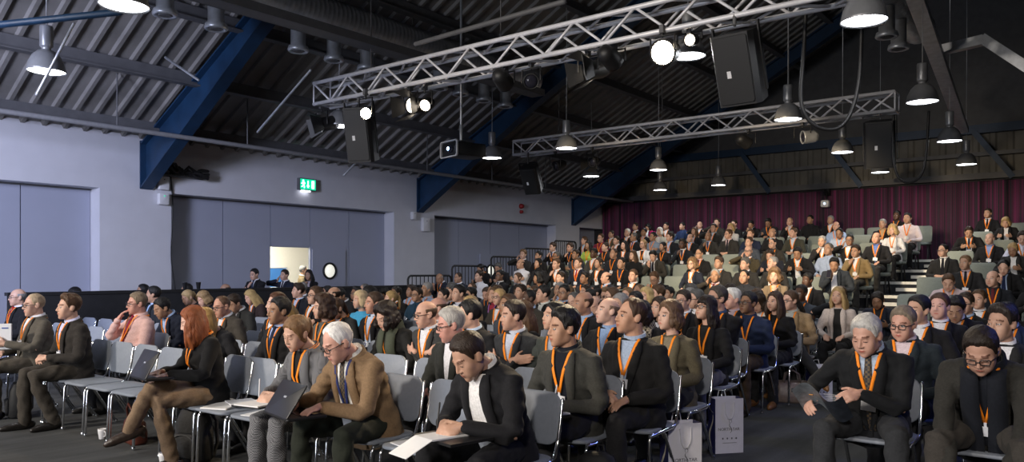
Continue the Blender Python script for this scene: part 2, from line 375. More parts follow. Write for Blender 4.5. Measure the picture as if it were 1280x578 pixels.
# guard rails stepping up the left end of the tiers
RX = -12.5
for i, (a, b, t) in enumerate(((510, 564, 345), (565, 609, 332.5), (614, 654, 321), (655, 692, 310.5), (693, 720, 301))):
    p = on_x(a, RX, t); q = on_x(b, RX, t); k = i
    zf = max(0, p.z - 1.12)
    t_ = thing('guard_rail', 'black barred guard rail at the left end of the seating, %s step up' % ('lowest', 'second', 'middle', 'fourth', 'highest')[i], 'railing', (RX, p.y, zf), 0, 'guard rails up the tiers')
    Ln = q.y - p.y; h = p.z - zf
    part('top_rail', G().tube([(0, 0, 0), (0, 0, h - .08), (0, .025, h - .03), (0, .08, h), (0, Ln - .08, h), (0, Ln - .025, h - .03), (0, Ln, h - .08), (0, Ln, 0)], .024, 8), M['black'], t_)
    part('bottom_rail', G().tube([(0, 0, .12), (0, Ln, .12)], .016, 8), M['black'], t_)
    for y in np.linspace(0, Ln, 12)[1:-1]: part('bar', G().tube([(0, y, .12), (0, y, h - .01)], .011, 6), M['black'], t_)

# ------------------------------------------------------------------ things under the roof
# service pipe along the wall, struts, ducts
t = thing('service_pipe', 'long grey pipe running along under the eaves of the left roof', 'pipe', (-12.85, 0, 3.85))
part('pipe_run', G().tube([(0, -5, 0), (0, 23, 0)], .04, 10), M['pipegrey'], t)
for y in np.arange(1.2, 22, 2.4): part('pipe_clip', G().tube([(0, y, .03), (0, y, roof_z(-12.85) - 3.85)], .012, 6), M['steelgrey'], t)
def rod(p, q, r, lab, m='galv'):
    o = put('tie_rod', (G().tube([(0, 0, 0), Vector(q) - Vector(p)], r, 8)).mesh('tie_rod', [M[m]]), loc=p); o['label'] = lab; o['category'] = 'rod'
rod(at(46, 118, 9.3), at(92, 30, 9.3), .018, 'thin steel rod slanting up beside the leftmost pendant lamp')
rod(at(207, 72, 11.5), at(248, 100, 11.2), .02, 'short bright rod fixed to the purlin left of the blue rafter')
rod(at(322, 165, 13), at(388, 88, 12.2), .02, 'steel rod sloping under the roof beside the round duct outlets')
rod(on_x(430, -13.0, 219), Vector((-12.85, on_x(446, -12.85).y, 3.86)), .025, 'short pale rod just below the hanging black speaker at left')
rod(at(-30, 34, 8.6), at(150, 15, 8.6), .04, 'blue tube brace at the top left corner', 'blue')
rod(at(520, 55, 11), at(705, 2, 9.4), .035, 'grey strut channel hung above the near truss', 'steelgrey')
rod(at(690, 66, 10.5), at(860, 35, 9.8), .03, 'second grey strut channel behind the near truss', 'steelgrey')
def duct(x, y0, y1, z, r, ys, lab):
    t = thing('air_duct', lab, 'duct', (x, y0, z))
    g = G(); P = []
    for y in np.arange(0, y1 - y0, .09): P += [[(rr * math.cos(a), y + d, rr * math.sin(a)) for a in np.linspace(0, 2 * PI, 25)[:-1]] for d, rr in ((0, r), (.06, r), (.075, r + .008))]
    g.rings(P); part('duct_run', g, M['galv'], t)
    for yy in ys:
        n = part('outlet', G().lathe([(.115, -.25), (.115, -.62), (.15, -.64), (.165, -.70), (.15, -.72), (.10, -.71), (.10, -.6)], (0, yy - y0, 0), 20), M['galv'], t)
        part('outlet_grille', G().lathe([(.10, -.705), (.07, -.72), (.04, -.705), (.001, -.72)], (0, yy - y0, 0), 20), M['steelgrey'], n)
    for yy in np.arange(.6, y1 - y0, 2.0): part('hanger', G().tube([(0, yy, r), (0, yy, roof_z(x) - z)], .008, 6), M['steelgrey'], t)
duct(-10.1, 3.4, 13.6, 5.66, .27, (4.6, 5.35, 6.1, 7.5, 8.2, 8.9, 10.7, 11.3, 12.0, 12.7), 'spiral metal air duct with round outlets along the left roof')
duct(-2.75, 9.5, 15.0, 5.75, .26, (11.1, 11.9, 12.7, 13.5), 'spiral metal air duct with ring outlets at upper right')
def cabletray(p, q, w, lab, m='steelgrey'):
    p = Vector(p); q = Vector(q); t = thing('cable_tray', lab, 'cable tray', p)
    d = q - p; sd = d.cross(Vector((0, 0, 1))).normalized() * w / 2
    part('tray_base', G().beam((0, 0, 0), d, w, .02), M[m], t, False)
    for s in (-1, 1): part('tray_side', G().beam(sd * s + Vector((0, 0, .05)), d + sd * s + Vector((0, 0, .05)), .02, .12), M[m], t, False)
cabletray((-9.3, 2.5, 5.0), (-9.1, 12.5, 5.0), .3, 'long grey cable tray under the left duct')
cabletray(at(1142, -5, 11), at(1204, 166, 17.5), .2, 'pale grey tray sloping away at the upper right', 'galv')
t = thing('haunch_beam', 'pale blue-grey bent steel beam at the upper right edge', 'beam', at(1172, 64, 13.5))
o = Vector(t.location)
part('beam_arm', G().beam((0, 0, 0), at(1230, 50, 13.0) - o, .16, .16), M['galv'], t, False)
part('beam_leg', G().beam(at(1228, 48, 13.0) - o, at(1300, 95, 12.4) - o, .16, .16), M['galv'], t, False)

# trusses
def truss(name, x0, x1, Y, z, lab, w=.30):
    t = thing(name, lab, 'truss', (x0, Y, z)); Ln = x1 - x0; h = w / 2
    cs = [(-h, -h), (h, -h), (h, h), (-h, h)]
    for y, zz in cs: part('chord', G().tube([(0, y, zz), (Ln, y, zz)], .031, 10, rnd=False), M['alu'], t)
    n = int(round(Ln / .42))
    for i in range(4):
        a = cs[i]; b = cs[(i + 1) % 4]; pts = []
        g = G()
        for k in range(n):
            xa = Ln * k / n; xb = Ln * (k + 1) / n; c, d = (a, b) if k % 2 == 0 else (b, a)
            g.tube([(xa, c[0], c[1]), (xb, d[0], d[1])], .018, 6, rnd=False)
        part('lacing', g, M['alu'], t)
    for e in (0, Ln):
        part('end_frame', G().tube([(e, *cs[0]), (e, *cs[1]), (e, *cs[2]), (e, *cs[3]), (e, *cs[0])], .016, 6), M['alu'], t)
    for k in np.arange(1.2, Ln, 2.6):
        part('hanging_wire', G().tube([(k, 0, h), (k, 0, roof_z(x0 + k) - z)], .008, 6, rnd=False), M['steelgrey'], t)
    return t
truss('near_truss', -10.4, 1.5, 8.2, 4.42, 'nearer silver box truss crossing the hall with warm stage lamps', .34)
truss('far_truss', -11.25, -3.0, 14.6, 4.42, 'farther silver box truss hanging over the raised seats', .32)
T1Y, T2Y = 8.2, 14.6

# pendant lamps
PEND = [(58, 90, 'bell pendant lamp at far left in front of the ribbed roof'), (155, 8, 'bell pendant lamp cut by the top edge at left'), (860, 71, 'bell pendant lamp just right of the glaring stage lamp'),
 (1080, 27, 'large bell pendant lamp at the top right'), (1153, 128, 'bell pendant lamp right of the far truss end'), (1187, 177, 'bell pendant lamp below the sloping tray'),
 (1208, 206, 'lowest bell pendant lamp at right near the curtain'), (985, 150, 'bell pendant lamp in front of the far truss beside the cable loop'), (1053, 191, 'bell pendant lamp left of the rightmost hanging speaker'),
 (1100, 216, 'bell pendant lamp below the rightmost hanging speaker'), (708, 186, 'bell pendant lamp in front of the far truss at its left part'), (615, 198, 'bell pendant lamp beside the projector'),
 (739, 221, 'bell pendant lamp under the left part of the far truss'), (823, 213, 'bell pendant lamp under the middle of the far truss'), (825, 238, 'farthest small bell pendant lamp over the tiers'),
 (898, 232, 'small bell pendant lamp on a long wire above the back rows'), (424, 158, 'bell pendant lamp behind the leftmost stage lamp')]
g = G().lathe([(.005, .56), (.07, .56), (.075, .54), (.075, .32), (.07, .305), (.055, .30), (.05, .25), (.075, .245)], n=24); me_hous = g.mesh('ballast_housing', [M['shade']])
g = G().lathe([(.06, .265), (.10, .25), (.155, .195), (.195, .11), (.212, .03), (.222, 0), (.218, -.004), (.208, .02), (.19, .10), (.15, .188), (.06, .25)], n=32); me_shade = g.mesh('bell_shade', [M['shade']])
g = G().lathe([(.001, .012), (.10, .008), (.203, .012), (.203, .022), (.001, .022)], n=32); me_dif = g.mesh('diffuser', [M['lampwhite']])
for px, py, lab in PEND:
    d = 2.45 * FPX / (HOR - py) * (1.09 if px == 860 else 1); p = at(px, py, d)
    t = thing('pendant_lamp', lab, 'pendant lamp', p, 0, 'bell pendant lamps'); zt = roof_z(p.x) - p.z - .05
    if p.y > 23: p.y = 23
    put('ballast_housing', me_hous, t); put('bell_shade', me_shade, t); put('diffuser', me_dif, t)
    part('suspension_wire', G().tube([(0, 0, .56), (.01, 0, zt * .5 + .28), (0, 0, zt)], .008, 6, rnd=False), M['galv'], t)
    lamp('pendant_bulb', 'AREA', (0, 0, -.01), (0, 0, -1), 15, (.93, .95, 1), .38, parent=t)

# stage lamps on the trusses
def fresnel(px, py, Y, aim, lab, lit=True, barn=True, power=0, zt=4.42, spot=60, soft=True, sc=1.):
    p = on_y(px, Y, py); t = thing('stage_lamp', lab, 'stage lamp', p)
    q = (Vector(aim) - p).to_track_quat('-Z', 'Y').to_matrix().to_4x4() @ Matrix.Scale(sc, 4)
    part('lamp_body', G().lathe([(.03, .30), (.09, .27), (.115, .2), (.12, .02), (.125, 0), (.105, 0), (.105, .05), (.03, .06)], n=20), M['black'], t, mx=q)
    part('lamp_lens', G().lathe([(.001, -.012), (.05, -.008), (.104, .012), (.104, .03), (.001, .03)], n=20), M['lampwarm'] if lit and not soft else M['lampsoft'] if lit else M['lens'], t, mx=q)
    if barn:
        for a in range(4):
            L_ = G().add([(-.10, .13, 0), (.10, .13, 0), (.16, .22, -.19), (-.16, .22, -.19), (-.10, .134, .004), (.10, .134, .004), (.16, .224, -.186), (-.16, .224, -.186)], [[3, 2, 1, 0], [4, 5, 6, 7], [0, 1, 5, 4], [1, 2, 6, 5], [2, 3, 7, 6], [3, 0, 4, 7]])
            part('barn_door', L_, M['black'], t, False, mx=q @ Matrix.Rotation(PI / 2 * a, 4, 'Z'))
    up = zt - .17 - p.z
    part('yoke', G().tube([(-.15, 0, 0), (-.15, 0, up * .7), (0, 0, up * .72), (.15, 0, up * .7), (.15, 0, 0)], .012, 6).tube([(0, 0, up * .7), (0, 0, up - .02)], .015, 6), M['black'], t)
    part('clamp', G().box((0, 0, up), (.05, .07, .09)), M['steelgrey'], t, False)
    if power: lamp('stage_lamp_beam', 'SPOT', q @ Vector((0, 0, -.22)), q @ Vector((0, 0, -3)), power, (1, .78, .5), .1, spot, .6, parent=t)
    return t
fresnel(402, 156, T1Y, (-14, 2, 2), 'unlit black stage lamp at the left end of the near truss', False)
fresnel(457, 142, T1Y - .22, (-4.5, 0, 1.4), 'brightly lit stage lamp above the left hanging speaker', True, False, 260, soft=False, sc=.8)
fresnel(513, 132, T1Y, (-9, -2, 2.5), 'stage lamp with open barn doors right of the left speaker', True, True)
fresnel(531, 132, T1Y + .1, (-6, 2, 1.0), 'lit stage lamp close to the barn-door lamp on the near truss', True, False, sc=.8)
fresnel(632, 105, T1Y, (-9.5, 18.0, .9), 'dark round stage lamp under the middle of the near truss', False, False, 1400, spot=44)
fresnel(664, 102, T1Y, (-2, 2, 1.5), 'small unlit stage lamp facing us under the near truss', False, False, sc=.85)
fresnel(735, 88, T1Y, (-10, -1, 2.0), 'lit stage lamp with barn doors left of the glare', True, True)
fresnel(768, 78, T1Y, (-5.0, 18.0, 1.0), 'lamp seen from the side between barn-door lamp and glare', True, False, 2200, spot=44)
fresnel(828, 66, T1Y - .22, (-2.6, 0, 1.3), 'glaring warm stage lamp on the near truss', True, False, 900, soft=False, spot=85, sc=1.25)
fresnel(862, 50, T1Y, (-3.5, 0, 2.0), 'small lit lamp right of the glaring stage lamp', True, False, sc=.6)
fresnel(694, 208, T2Y, (-12, 8, 2), 'dark profile lamp right of the tilted far speaker', False, False)
fresnel(740, 203, T2Y, (-9, 5, 1.5), 'unlit boxy lamp hanging from the far truss', False, True, sc=.9)
fresnel(935, 180, T2Y, (-3.2, 20, 1.6), 'black lamp under the middle of the far truss', False, False, 500, spot=60)
t = fresnel(1003, 172, T2Y, (-9, 11, 3.4), 'silver profile spotlight pointing left under the far truss', False, False)
for c in t.children:
    if c.name.startswith('lamp_body'): c.data.materials[0] = M['galv']

def speaker(px, py, Y, w, h, aim, lab, zt=4.42, roll=0, cable=True):
    p = on_y(px, Y, py); t = thing('hanging_speaker', lab, 'speaker', p)
    dv = Vector(aim) - p; rz = math.atan2(dv.x, -dv.y); tl = math.atan2(-dv.z, math.hypot(dv.x, dv.y))
    q = Matrix.Rotation(rz, 4, 'Z') @ Matrix.Rotation(tl, 4, 'X') @ Matrix.Rotation(R(roll), 4, 'Y')
    d = w * .9
    g = G(); P = []
    for z in np.linspace(-h / 2, h / 2, 6): P.append([(-w * .5, -d * .35, z), (-w * .42, -d * .5, z), (w * .42, -d * .5, z), (w * .5, -d * .35, z), (w * .34, d * .5, z), (-w * .34, d * .5, z)])
    g.rings(P); part('cabinet', g, M['black'], t, False, mx=q)
    part('grille', G().rbox((0, -d * .5 - .008, 0), (w * .8, .016, h * .94), .03), M['mesh'], t, False, mx=q)
    part('logo_plate', G().box((-w * .1, -d * .5 - .018, -h * .05), (.045, .006, .075)), M['white'], t, False, mx=q)
    for s in (-1, 1): part('bracket_arm', G().box((s * (w * .5 + .015), -.02, h * .12), (.015, .05, h * .95)), M['black'], t, False, mx=q)
    part('bracket_top', G().box((0, -.02, h * .6), (w + .05, .05, .015)), M['black'], t, False, mx=q)
    tp = q @ Vector((0, -.02, h * .6)); up = zt - .17 - p.z
    if up > tp.z + .02: part('drop_pole', G().tube([tp, (tp.x, tp.y, up)], .022, 8), M['steelgrey'], t)
M['mesh'] = mat('perforated_speaker_mesh', (.02, .02, .021), .45, .3, noise=.3, nscale=160)
speaker(453, 168, T1Y, .46, .84, (-5.5, -1, 1.2), 'black speaker hanging below the left end of the near truss')
speaker(927, 84, T1Y, .48, .76, (-3.5, 1, 1.0), 'large black speaker hanging from the right part of the near truss')
speaker(665, 223, T2Y, .42, .66, (-8.5, 5, -3), 'tilted black speaker at the left end of the far truss')
speaker(1100, 180, T2Y, .50, .80, (-1.2, 3, .5), 'black speaker hanging from the right end of the far truss')

# projector on its pole
p = on_y(566, 10.3, 187); t = thing('projector', 'black projector with a pale rimmed front hanging on a pole', 'projector', p)
q = Matrix.Rotation(R(-14), 4, 'Z')
part('projector_case', G().rbox((0, .25, 0), (.50, .62, .24), .03), M['black'], t, True, mx=q)
part('front_rim', G().rings([[(x * .27, y, z * .15) for x, z in ((-1, -.8), (-.9, -1), (.9, -1), (1, -.8), (1, .8), (.9, 1), (-.9, 1), (-1, .8))] for y in (-.10, -.07)] , True, False).rings([[(x * .25, y, z * .13) for x, z in ((-1, -.8), (-.9, -1), (.9, -1), (1, -.8), (1, .8), (.9, 1), (-.9, 1), (-1, .8))] for y in (-.07, -.10)], True, False).rings([[(x * k, -.10, z * k2) for x, z in ((-1, -.8), (-.9, -1), (.9, -1), (1, -.8), (1, .8), (.9, 1), (-.9, 1), (-1, .8))] for k, k2 in ((.25, .13), (.27, .15))], True, False), M['white'], t, False, mx=q)
part('projector_lens', G().lathe([(.001, .03), (.045, .02), (.06, 0), (.075, 0), (.075, -.06), (.001, -.06)], n=20), M['lens'], t, mx=q @ Matrix.Translation((.03, -.09, 0)) @ Matrix.Rotation(R(90), 4, 'X'))
part('lens_glow', G().ell((0, 0, 0), (.034, .012, .034)), M['bluelens'], t, mx=q @ Matrix.Translation((.03, -.125, 0)))
part('ceiling_pole', G().tube([(.02, .2, .1), (.02, .2, .45)], .03, 10).tube([(.02, .2, .4), (.02, .2, roof_z(p.x) - p.z)], .022, 10), M['galv'], t)
part('mount_plate', G().box((.02, .2, .14), (.3, .34, .03)), M['steelgrey'], t, False)

# hanging cable loops
def cable(pts, r, lab):
    pts = [Vector(p) for p in pts]; o = pts[0]
    cu = []
    n = len(pts)
    for i in range(n - 1):
        p0 = pts[max(i - 1, 0)]; p1 = pts[i]; p2 = pts[i + 1]; p3 = pts[min(i + 2, n - 1)]
        for s in np.linspace(0, 1, 7)[:-1]:
            cu.append(.5 * ((2 * p1) + (p2 - p0) * s + (2 * p0 - 5 * p1 + 4 * p2 - p3) * s * s + (3 * p1 - p0 - 3 * p2 + p3) * s ** 3))
    cu.append(pts[-1])
    ob = put('hanging_cable', G().tube([c - o for c in cu], r, 8).mesh('hanging_cable', [M['black']]), loc=o); ob['label'] = lab; ob['category'] = 'cable'
D = 8.6
cable([at(1009, -20, D), at(1005, 60, D), at(1001, 120, D), at(1008, 146, D), at(1025, 160, D), at(1048, 160, D), at(1064, 140, D), at(1074, 100, D), at(1077, 40, D), at(1078, -20, D)], .022, 'thick black cable loop hanging down at the upper right')
D = 13.2
cable([at(1117, 145, D), at(1116, 190, D), at(1122, 220, D), at(1136, 229, D), at(1152, 218, D), at(1158, 190, D), at(1161, 140, D)], .022, 'thin black cable loop beside the rightmost hanging speaker')
# wall fittings
p = on_x(384, WX + .06, 231); t = thing('exit_sign', 'lit green emergency exit sign on the white fascia', 'sign', (WX + .05, p.y, p.z))
part('sign_face', G().box((.0, 0, 0), (.08, .42, .235)), M['exit'], t, False)
part('sign_casing', G().box((-.005, 0, .125), (.1, .45, .018)).box((-.005, 0, -.125), (.1, .45, .018)).box((-.005, .22, 0), (.1, .018, .26)).box((-.005, -.22, 0), (.1, .018, .26)), M['steelgrey'], t, False)
g = G()
def flat(poly): 
    g.add([(.043, y, z) for y, z in poly] + [(.047, y, z) for y, z in poly], [list(range(len(poly)))[::-1], [i + len(poly) for i in range(len(poly))]])
flat([(-.13 + .022 * math.cos(a), .075 + .022 * math.sin(a)) for a in np.linspace(0, 2 * PI, 13)[:-1]])
flat([(-.15, .045), (-.10, .05), (-.095, .0), (-.14, -.01)]); flat([(-.15, .045), (-.185, .01), (-.178, .0), (-.14, .03)]); flat([(-.10, .05), (-.075, .015), (-.085, .008), (-.105, .03)])
flat([(-.14, -.005), (-.155, -.045), (-.185, -.05), (-.18, -.065), (-.145, -.06), (-.12, -.01)]); flat([(-.115, -.005), (-.09, -.045), (-.095, -.09), (-.112, -.09), (-.108, -.05), (-.135, -.01)])
part('running_figure', g, M['exitw'], t, False); g = G()
flat([(-.012, .08), (.012, .08), (.012, -.03), (-.012, -.03)]); flat([(-.04, -.025), (.04, -.025), (0, -.08)]); part('arrow', g, M['exitw'], t, False); g = G(); flat([(.10, .085), (.165, .085), (.165, -.085), (.10, -.085)])
part('door_symbol', g, M['exitw'], t, False)
part('downlight', G().box((.02, -.05, -.15), (.05, .22, .03)), mat('sign_lamp', (.9, .92, 1), .4, emit=5), t, False)
p = on_x(652, WX + .04, 258); t = thing('fire_bell', 'red fire sounder high on the far white fascia', 'alarm', (WX, p.y, p.z))
part('sounder', G().lathe([(.001, .11), (.05, .11), (.075, .05), (.08, 0), (.001, 0)], n=18).xf(Matrix.Rotation(R(90), 4, 'Y')), M['red'], t)
part('beacon', G().lathe([(.001, .09), (.045, .08), (.055, 0), (.001, 0)], n=16).xf(Matrix.Translation((0, 0, -.17)) @ Matrix.Rotation(R(90), 4, 'Y')), M['red'], t)
for px, py, w, h, lab in ((204, 229, .2, .26, 'upper white box on the pillar under the black cable bundle'), (204, 249, .2, .22, 'lower white box with a green light on the pillar at left'), (517, 270, .14, .2, 'small white box on the second white pillar'), (532, 281, .26, .36, 'grey wall box low on the second white pillar')):
    p = on_x(px, WX + .05, py); t = thing('wall_box', lab, 'box', (WX + .002, p.y, p.z))
    part('casing', G().rbox((0, 0, 0), (w, .1, h), .02).xf(Matrix.Translation((.05, 0, 0)) @ Matrix.Rotation(R(90), 4, 'Z')), M['white'], t)
    part('indicator', G().ell((.102, 0, h * .25), .012), M['exit'] if 'green' in lab else M['steelgrey'], t)
t = thing('cable_bundle', 'black bundle of coiled cables beside the foot of the near blue rafter', 'cables', on_x(222, WX + .16, 211))
random.seed(3)
for k in range(6):
    pts = [Vector((random.uniform(-.05, .08), .95 * (i / 7) - .35, random.uniform(-.09, .1) - .08 * i / 7)) for i in range(8)]
    part('cable_strand', G().tube(pts, .03, 8), M['black'], t)
part('shelf_bracket', G().box((-.05, .1, -.14), (.2, 1.0, .03)), M['black'], t, False)
cable([on_x(213, WX + .03, 215), on_x(216, WX + .02, 260), on_x(214, WX + .02, 320), on_x(219, WX + .02, 362)], .012, 'thin cable running down the white pillar at left')
t = thing('wall_camera', 'white camera box with a blue light on the back curtain', 'camera', on_y(1032, BY - .35, 255))
part('camera_body', G().rbox((0, 0, 0), (.22, .22, .2), .04), M['white'], t)
part('status_light', G().ell((.0, -.115, .0), .022), M['bluelens'], t)
part('wall_arm', G().tube([(0, .05, .1), (0, .1, .35), (0, .28, .45)], .025, 8).box((0, .2, .4), (.16, .12, .3)), M['black'], t)
# ------------------------------------------------------------------ people
BLACKH = (.010, .009, .009); DBR = (.028, .017, .011); BRN = (.075, .040, .020); LBR = (.17, .10, .05); BLO = (.46, .31, .14); RED = (.24, .065, .018); GRY = (.24, .235, .23); WHT = (.80, .78, .75); DGR = (.09, .088, .085)
FAIR = (.60, .36, .26); MID = (.45, .26, .17); OLV = (.36, .20, .12); DRK = (.10, .05, .03)
ORANGE = (.95, .27, .015)

def smin(a, b, k):
    h = np.clip(.5 + .5 * (b - a) / k, 0, 1); return b * (1 - h) + a * h - k * h * (1 - h)
def sd_ell(p, c, r):
    q = (p - np.array(c)) / np.array(r); k0 = np.linalg.norm(q, axis=-1); k1 = np.linalg.norm(q / np.array(r), axis=-1) + 1e-9
    return k0 * (k0 - 1) / k1
def sd_seg(p, a, b, ra, rb):
    a = np.array(a); b = np.array(b); pa = p - a; h = np.clip((pa @ (b - a)) / ((b - a) @ (b - a)), 0, 1)
    return np.linalg.norm(pa - h[..., None] * (b - a), axis=-1) - (ra + (rb - ra) * h)
def head_sdf(p, f):
    p = p.copy(); p[..., 0] = np.abs(p[..., 0])
    j = .88 if f else 1.
    d = sd_ell(p, (0, .014, .03), (.073, .092, .083))
    d = smin(d, sd_ell(p, (0, -.032, -.030), (.057 * (j + 1) / 2, .052, .074)), .03)
    d = smin(d, sd_ell(p, (0, -.036, -.078), (.047 * j, .045, .036)), .025)
    d = smin(d, sd_ell(p, (0, -.073, -.100), (.019 * j, .016, .015)), .02)
    d = smin(d, sd_ell(p, (.047 * j, -.0, -.060), (.014, .03, .028)), .025)
    d = smin(d, sd_ell(p, (.020, -.076, .024), (.026, .013, .008)), .012)
    d = smin(d, sd_ell(p, (.040, -.054, -.024), (.022, .020, .022)), .03)
    d = smin(d, sd_ell(p, (.030, -.058, -.058), (.020, .022, .024)), .03)
    e = sd_ell(p, (.031, -.094, .004), (.019, .016, .012))
    d = -smin(-d, e, .010)
    d = smin(d, sd_ell(p, (.031, -.0735, .003), (.0135, .0115, .011)), .004)
    nz = .92 if f else 1.
    d = smin(d, sd_seg(p, (0, -.083, .014), (0, -.104 * (1 if not f else .975), -.027), .0072 * nz, .0105 * nz), .010)
    d = smin(d, sd_ell(p, (.012 * nz, -.094, -.032), (.008, .010, .008)), .006)
    d = smin(d, sd_ell(p, (0, -.088, -.0555), (.022, .010, .006)), .005)
    d = smin(d, sd_ell(p, (0, -.086, -.0665), (.019, .010, .007)), .005)
    return d
HU, HV = 84, 58
HC = np.array((0, -.012, -.012))
def head_surface(f):
    th = PI * (np.arange(HV) + .5) / HV; a = 2 * PI * np.arange(HU) / HU
    D = np.stack([np.sin(th)[:, None] * np.sin(a)[None], -np.sin(th)[:, None] * np.cos(a)[None], -np.cos(th)[:, None] * np.ones(HU)[None]], -1)
    best = np.full(D.shape[:2], .04)
    for r in np.linspace(.04, .17, 66):
        best = np.where(head_sdf(HC + D * r, f) < 0, r, best)
    lo = best; hi = best + .002
    for _ in range(6):
        m = (lo + hi) / 2; ins = head_sdf(HC + D * m[..., None], f) < 0; lo = np.where(ins, m, lo); hi = np.where(ins, hi, m)
    return D, lo
HEAD = {k: head_surface(k == 'f') for k in 'mf'}

HLIM = {
 'short':  ([0, .5, .9, 1.15, 1.4, 1.62, 1.85, 2.3, PI], [.074, .074, .055, .028, -.022, .022, -.030, -.072, -.078]),
 'recede': ([0, .25, .6, .95, 1.2, 1.45, 1.62, 1.85, 2.3, PI], [.092, .098, .094, .060, .03, -.022, .022, -.030, -.072, -.078]),
 'bald':   ([0, 1.15, 1.3, 1.45, 1.62, 1.85, 2.3, PI], [.13, .13, .05, -.015, .02, -.03, -.072, -.075]),
 'fem':    ([0, .35, .8, 1.1, 1.3, 1.6, 2.0, PI], [.072, .066, .045, .0, -.05, -.07, -.085, -.09]),
 'fringe': ([0, .5, .8, 1.1, 1.3, 1.6, 2.0, PI], [.030, .030, .020, -.01, -.05, -.07, -.085, -.09]),
}
def hair_mesh(style, f, grav=(0, 0, -1), seed=0, vox=.008):
    D, r = HEAD['f' if f else 'm']; Pp = HC + D * r[..., None]
    rnd = random.Random(seed + 5)
    lim = {'short': 'short', 'curly': 'short', 'quiff': 'short', 'recede': 'recede', 'thin': 'recede', 'bald': 'bald', 'shaved': 'recede', 'long': 'fem', 'bob': 'fem', 'tied': 'fem', 'curlyf': 'fem', 'fringe': 'fringe', 'scarf': 'fem'}[style]
    az = np.arctan2(np.abs(Pp[..., 0]), -Pp[..., 1] - .005)
    zl = np.interp(az, *HLIM[lim])
    ph = rnd.uniform(0, 6)
    zl = zl + .004 * np.sin(az * 17 + ph) 
    mask = np.clip((Pp[..., 2] - zl) / .012, 0, 1); mask = mask * mask * (3 - 2 * mask)
    if style == 'bald':
        hi = np.clip((.062 + .03 * np.clip((az - 1.9), 0, 1) * 0 - Pp[..., 2]) / .02, 0, 1); mask = mask * hi
    top = np.clip(Pp[..., 2] / .1, 0, 1)
    t = {'short': .011 + .012 * top, 'quiff': .010 + .022 * top * (1 + .5 * (Pp[..., 1] < -.02)), 'recede': .008 + .009 * top, 'thin': .005 + .005 * top, 'bald': .008 + 0 * top, 'shaved': .004 + .002 * top,
         'curly': .016 + .018 * top, 'long': .014 + .010 * top, 'fringe': .016 + .012 * top, 'bob': .020 + .012 * top, 'tied': .010 + .008 * top, 'curlyf': .034 + .018 * top, 'scarf': .016 + .006 * top}[style]
    q = Pp * 1.
    wav = np.sin(q[..., 0] * 90 + ph) * np.sin(q[..., 1] * 75 + 1.3 * ph) * np.sin(q[..., 2] * 80 + ph * .7)
    fin = np.sin(q[..., 0] * 210 + 9 * np.sin(q[..., 1] * 25 + ph))
    amp = {'curly': .008, 'curlyf': .012}.get(style, .0032)
    tk = t + amp * wav + .0012 * fin
    rr = r + tk * mask - .016 * (1 - mask)
    g = G(); P = HC + D * rr[..., None]
    g.rings(P)
    gv = Vector(grav).normalized()
    if style in ('long', 'bob', 'fringe', 'curlyf'):
        L = {'long': .27, 'bob': .125, 'fringe': .25, 'curlyf': .13}[style]
        for a in np.linspace(R(62), R(298), 17):
            ca, sa = -math.cos(a), math.sin(a)
            fr = .5 + .5 * math.cos(a)          # 1 at the front
            s0 = Vector((.076 * sa, .012 + .085 * ca, .02)); le = L * rnd.uniform(.85, 1.08) * (1 if ca > -.2 else .9)
            out = Vector((sa * .02, ca * .02, 0)); pts = [s0]
            for k in range(1, 6):
                w = k / 5; wob = Vector((rnd.uniform(-1, 1), rnd.uniform(-1, 1), 0)) * (.006 if style != 'curlyf' else .016)
                inn = out * (1.2 * math.sin(w * 2.2) - .6 * w * (style == 'bob'))
                pts.append(s0 + gv * le * w + inn + wob)
            rad = [.022, .026, .027, .026, .022, .010] if style != 'curlyf' else [.03, .038, .036, .036, .03, .018]
            g.tube(pts, rad, 8)
    if style == 'tied':
        if seed % 2: g.ell((0, .118, .035), (.034, .032, .032))
        else: g.tube([(0, .09, .045), (0, .125, .04), Vector((0, .13, .0)) + gv * .03, Vector((0, .12, -.02)) + gv * .10, Vector((0, .11, -.03)) + gv * .15], [.02, .024, .026, .02, .008], 8)
    if style == 'scarf': g.tube([(0, .04, -.06), (0, .02, -.12), (0, .02, -.16)], [.07, .075, .09], 12)
    me = remesh(g, vox, 2)
    return me

def superring(hw, hd, yo, z, n=30, e=2.5):
    o = []
    for j in range(n):
        a = 2 * PI * j / n; c, s = math.cos(a), math.sin(a)
        o.append((hw * math.copysign(abs(c) ** (2 / e), c), yo + hd * math.copysign(abs(s) ** (2 / e), s), z))
    return o
def torso_rows(f, fat):
    if f: return [(-.11, .185, .13, -.02), (0, .18, .135, -.01), (.10, .15, .115, -.005), (.20, .142, .105, 0), (.29, .16, .125, -.015), (.37, .165, .105, .0), (.43, .148, .085, .012), (.458, .105, .068, .02), (.478, .068, .06, .02)]
    b = fat
    return [(-.11, .195 + b * .4, .14 + b * .5, -.02), (0, .19 + b * .6, .14 + b, -.01 - b * .5), (.10, .178 + b * .7, .132 + b, -.01 - b * .6), (.20, .176 + b * .5, .125 + b * .7, -.005 - b * .4), (.30, .192 + b * .2, .13 + b * .2, 0), (.38, .20, .118, .006), (.435, .18, .098, .016), (.466, .128, .078, .02), (.488, .080, .068, .02)]

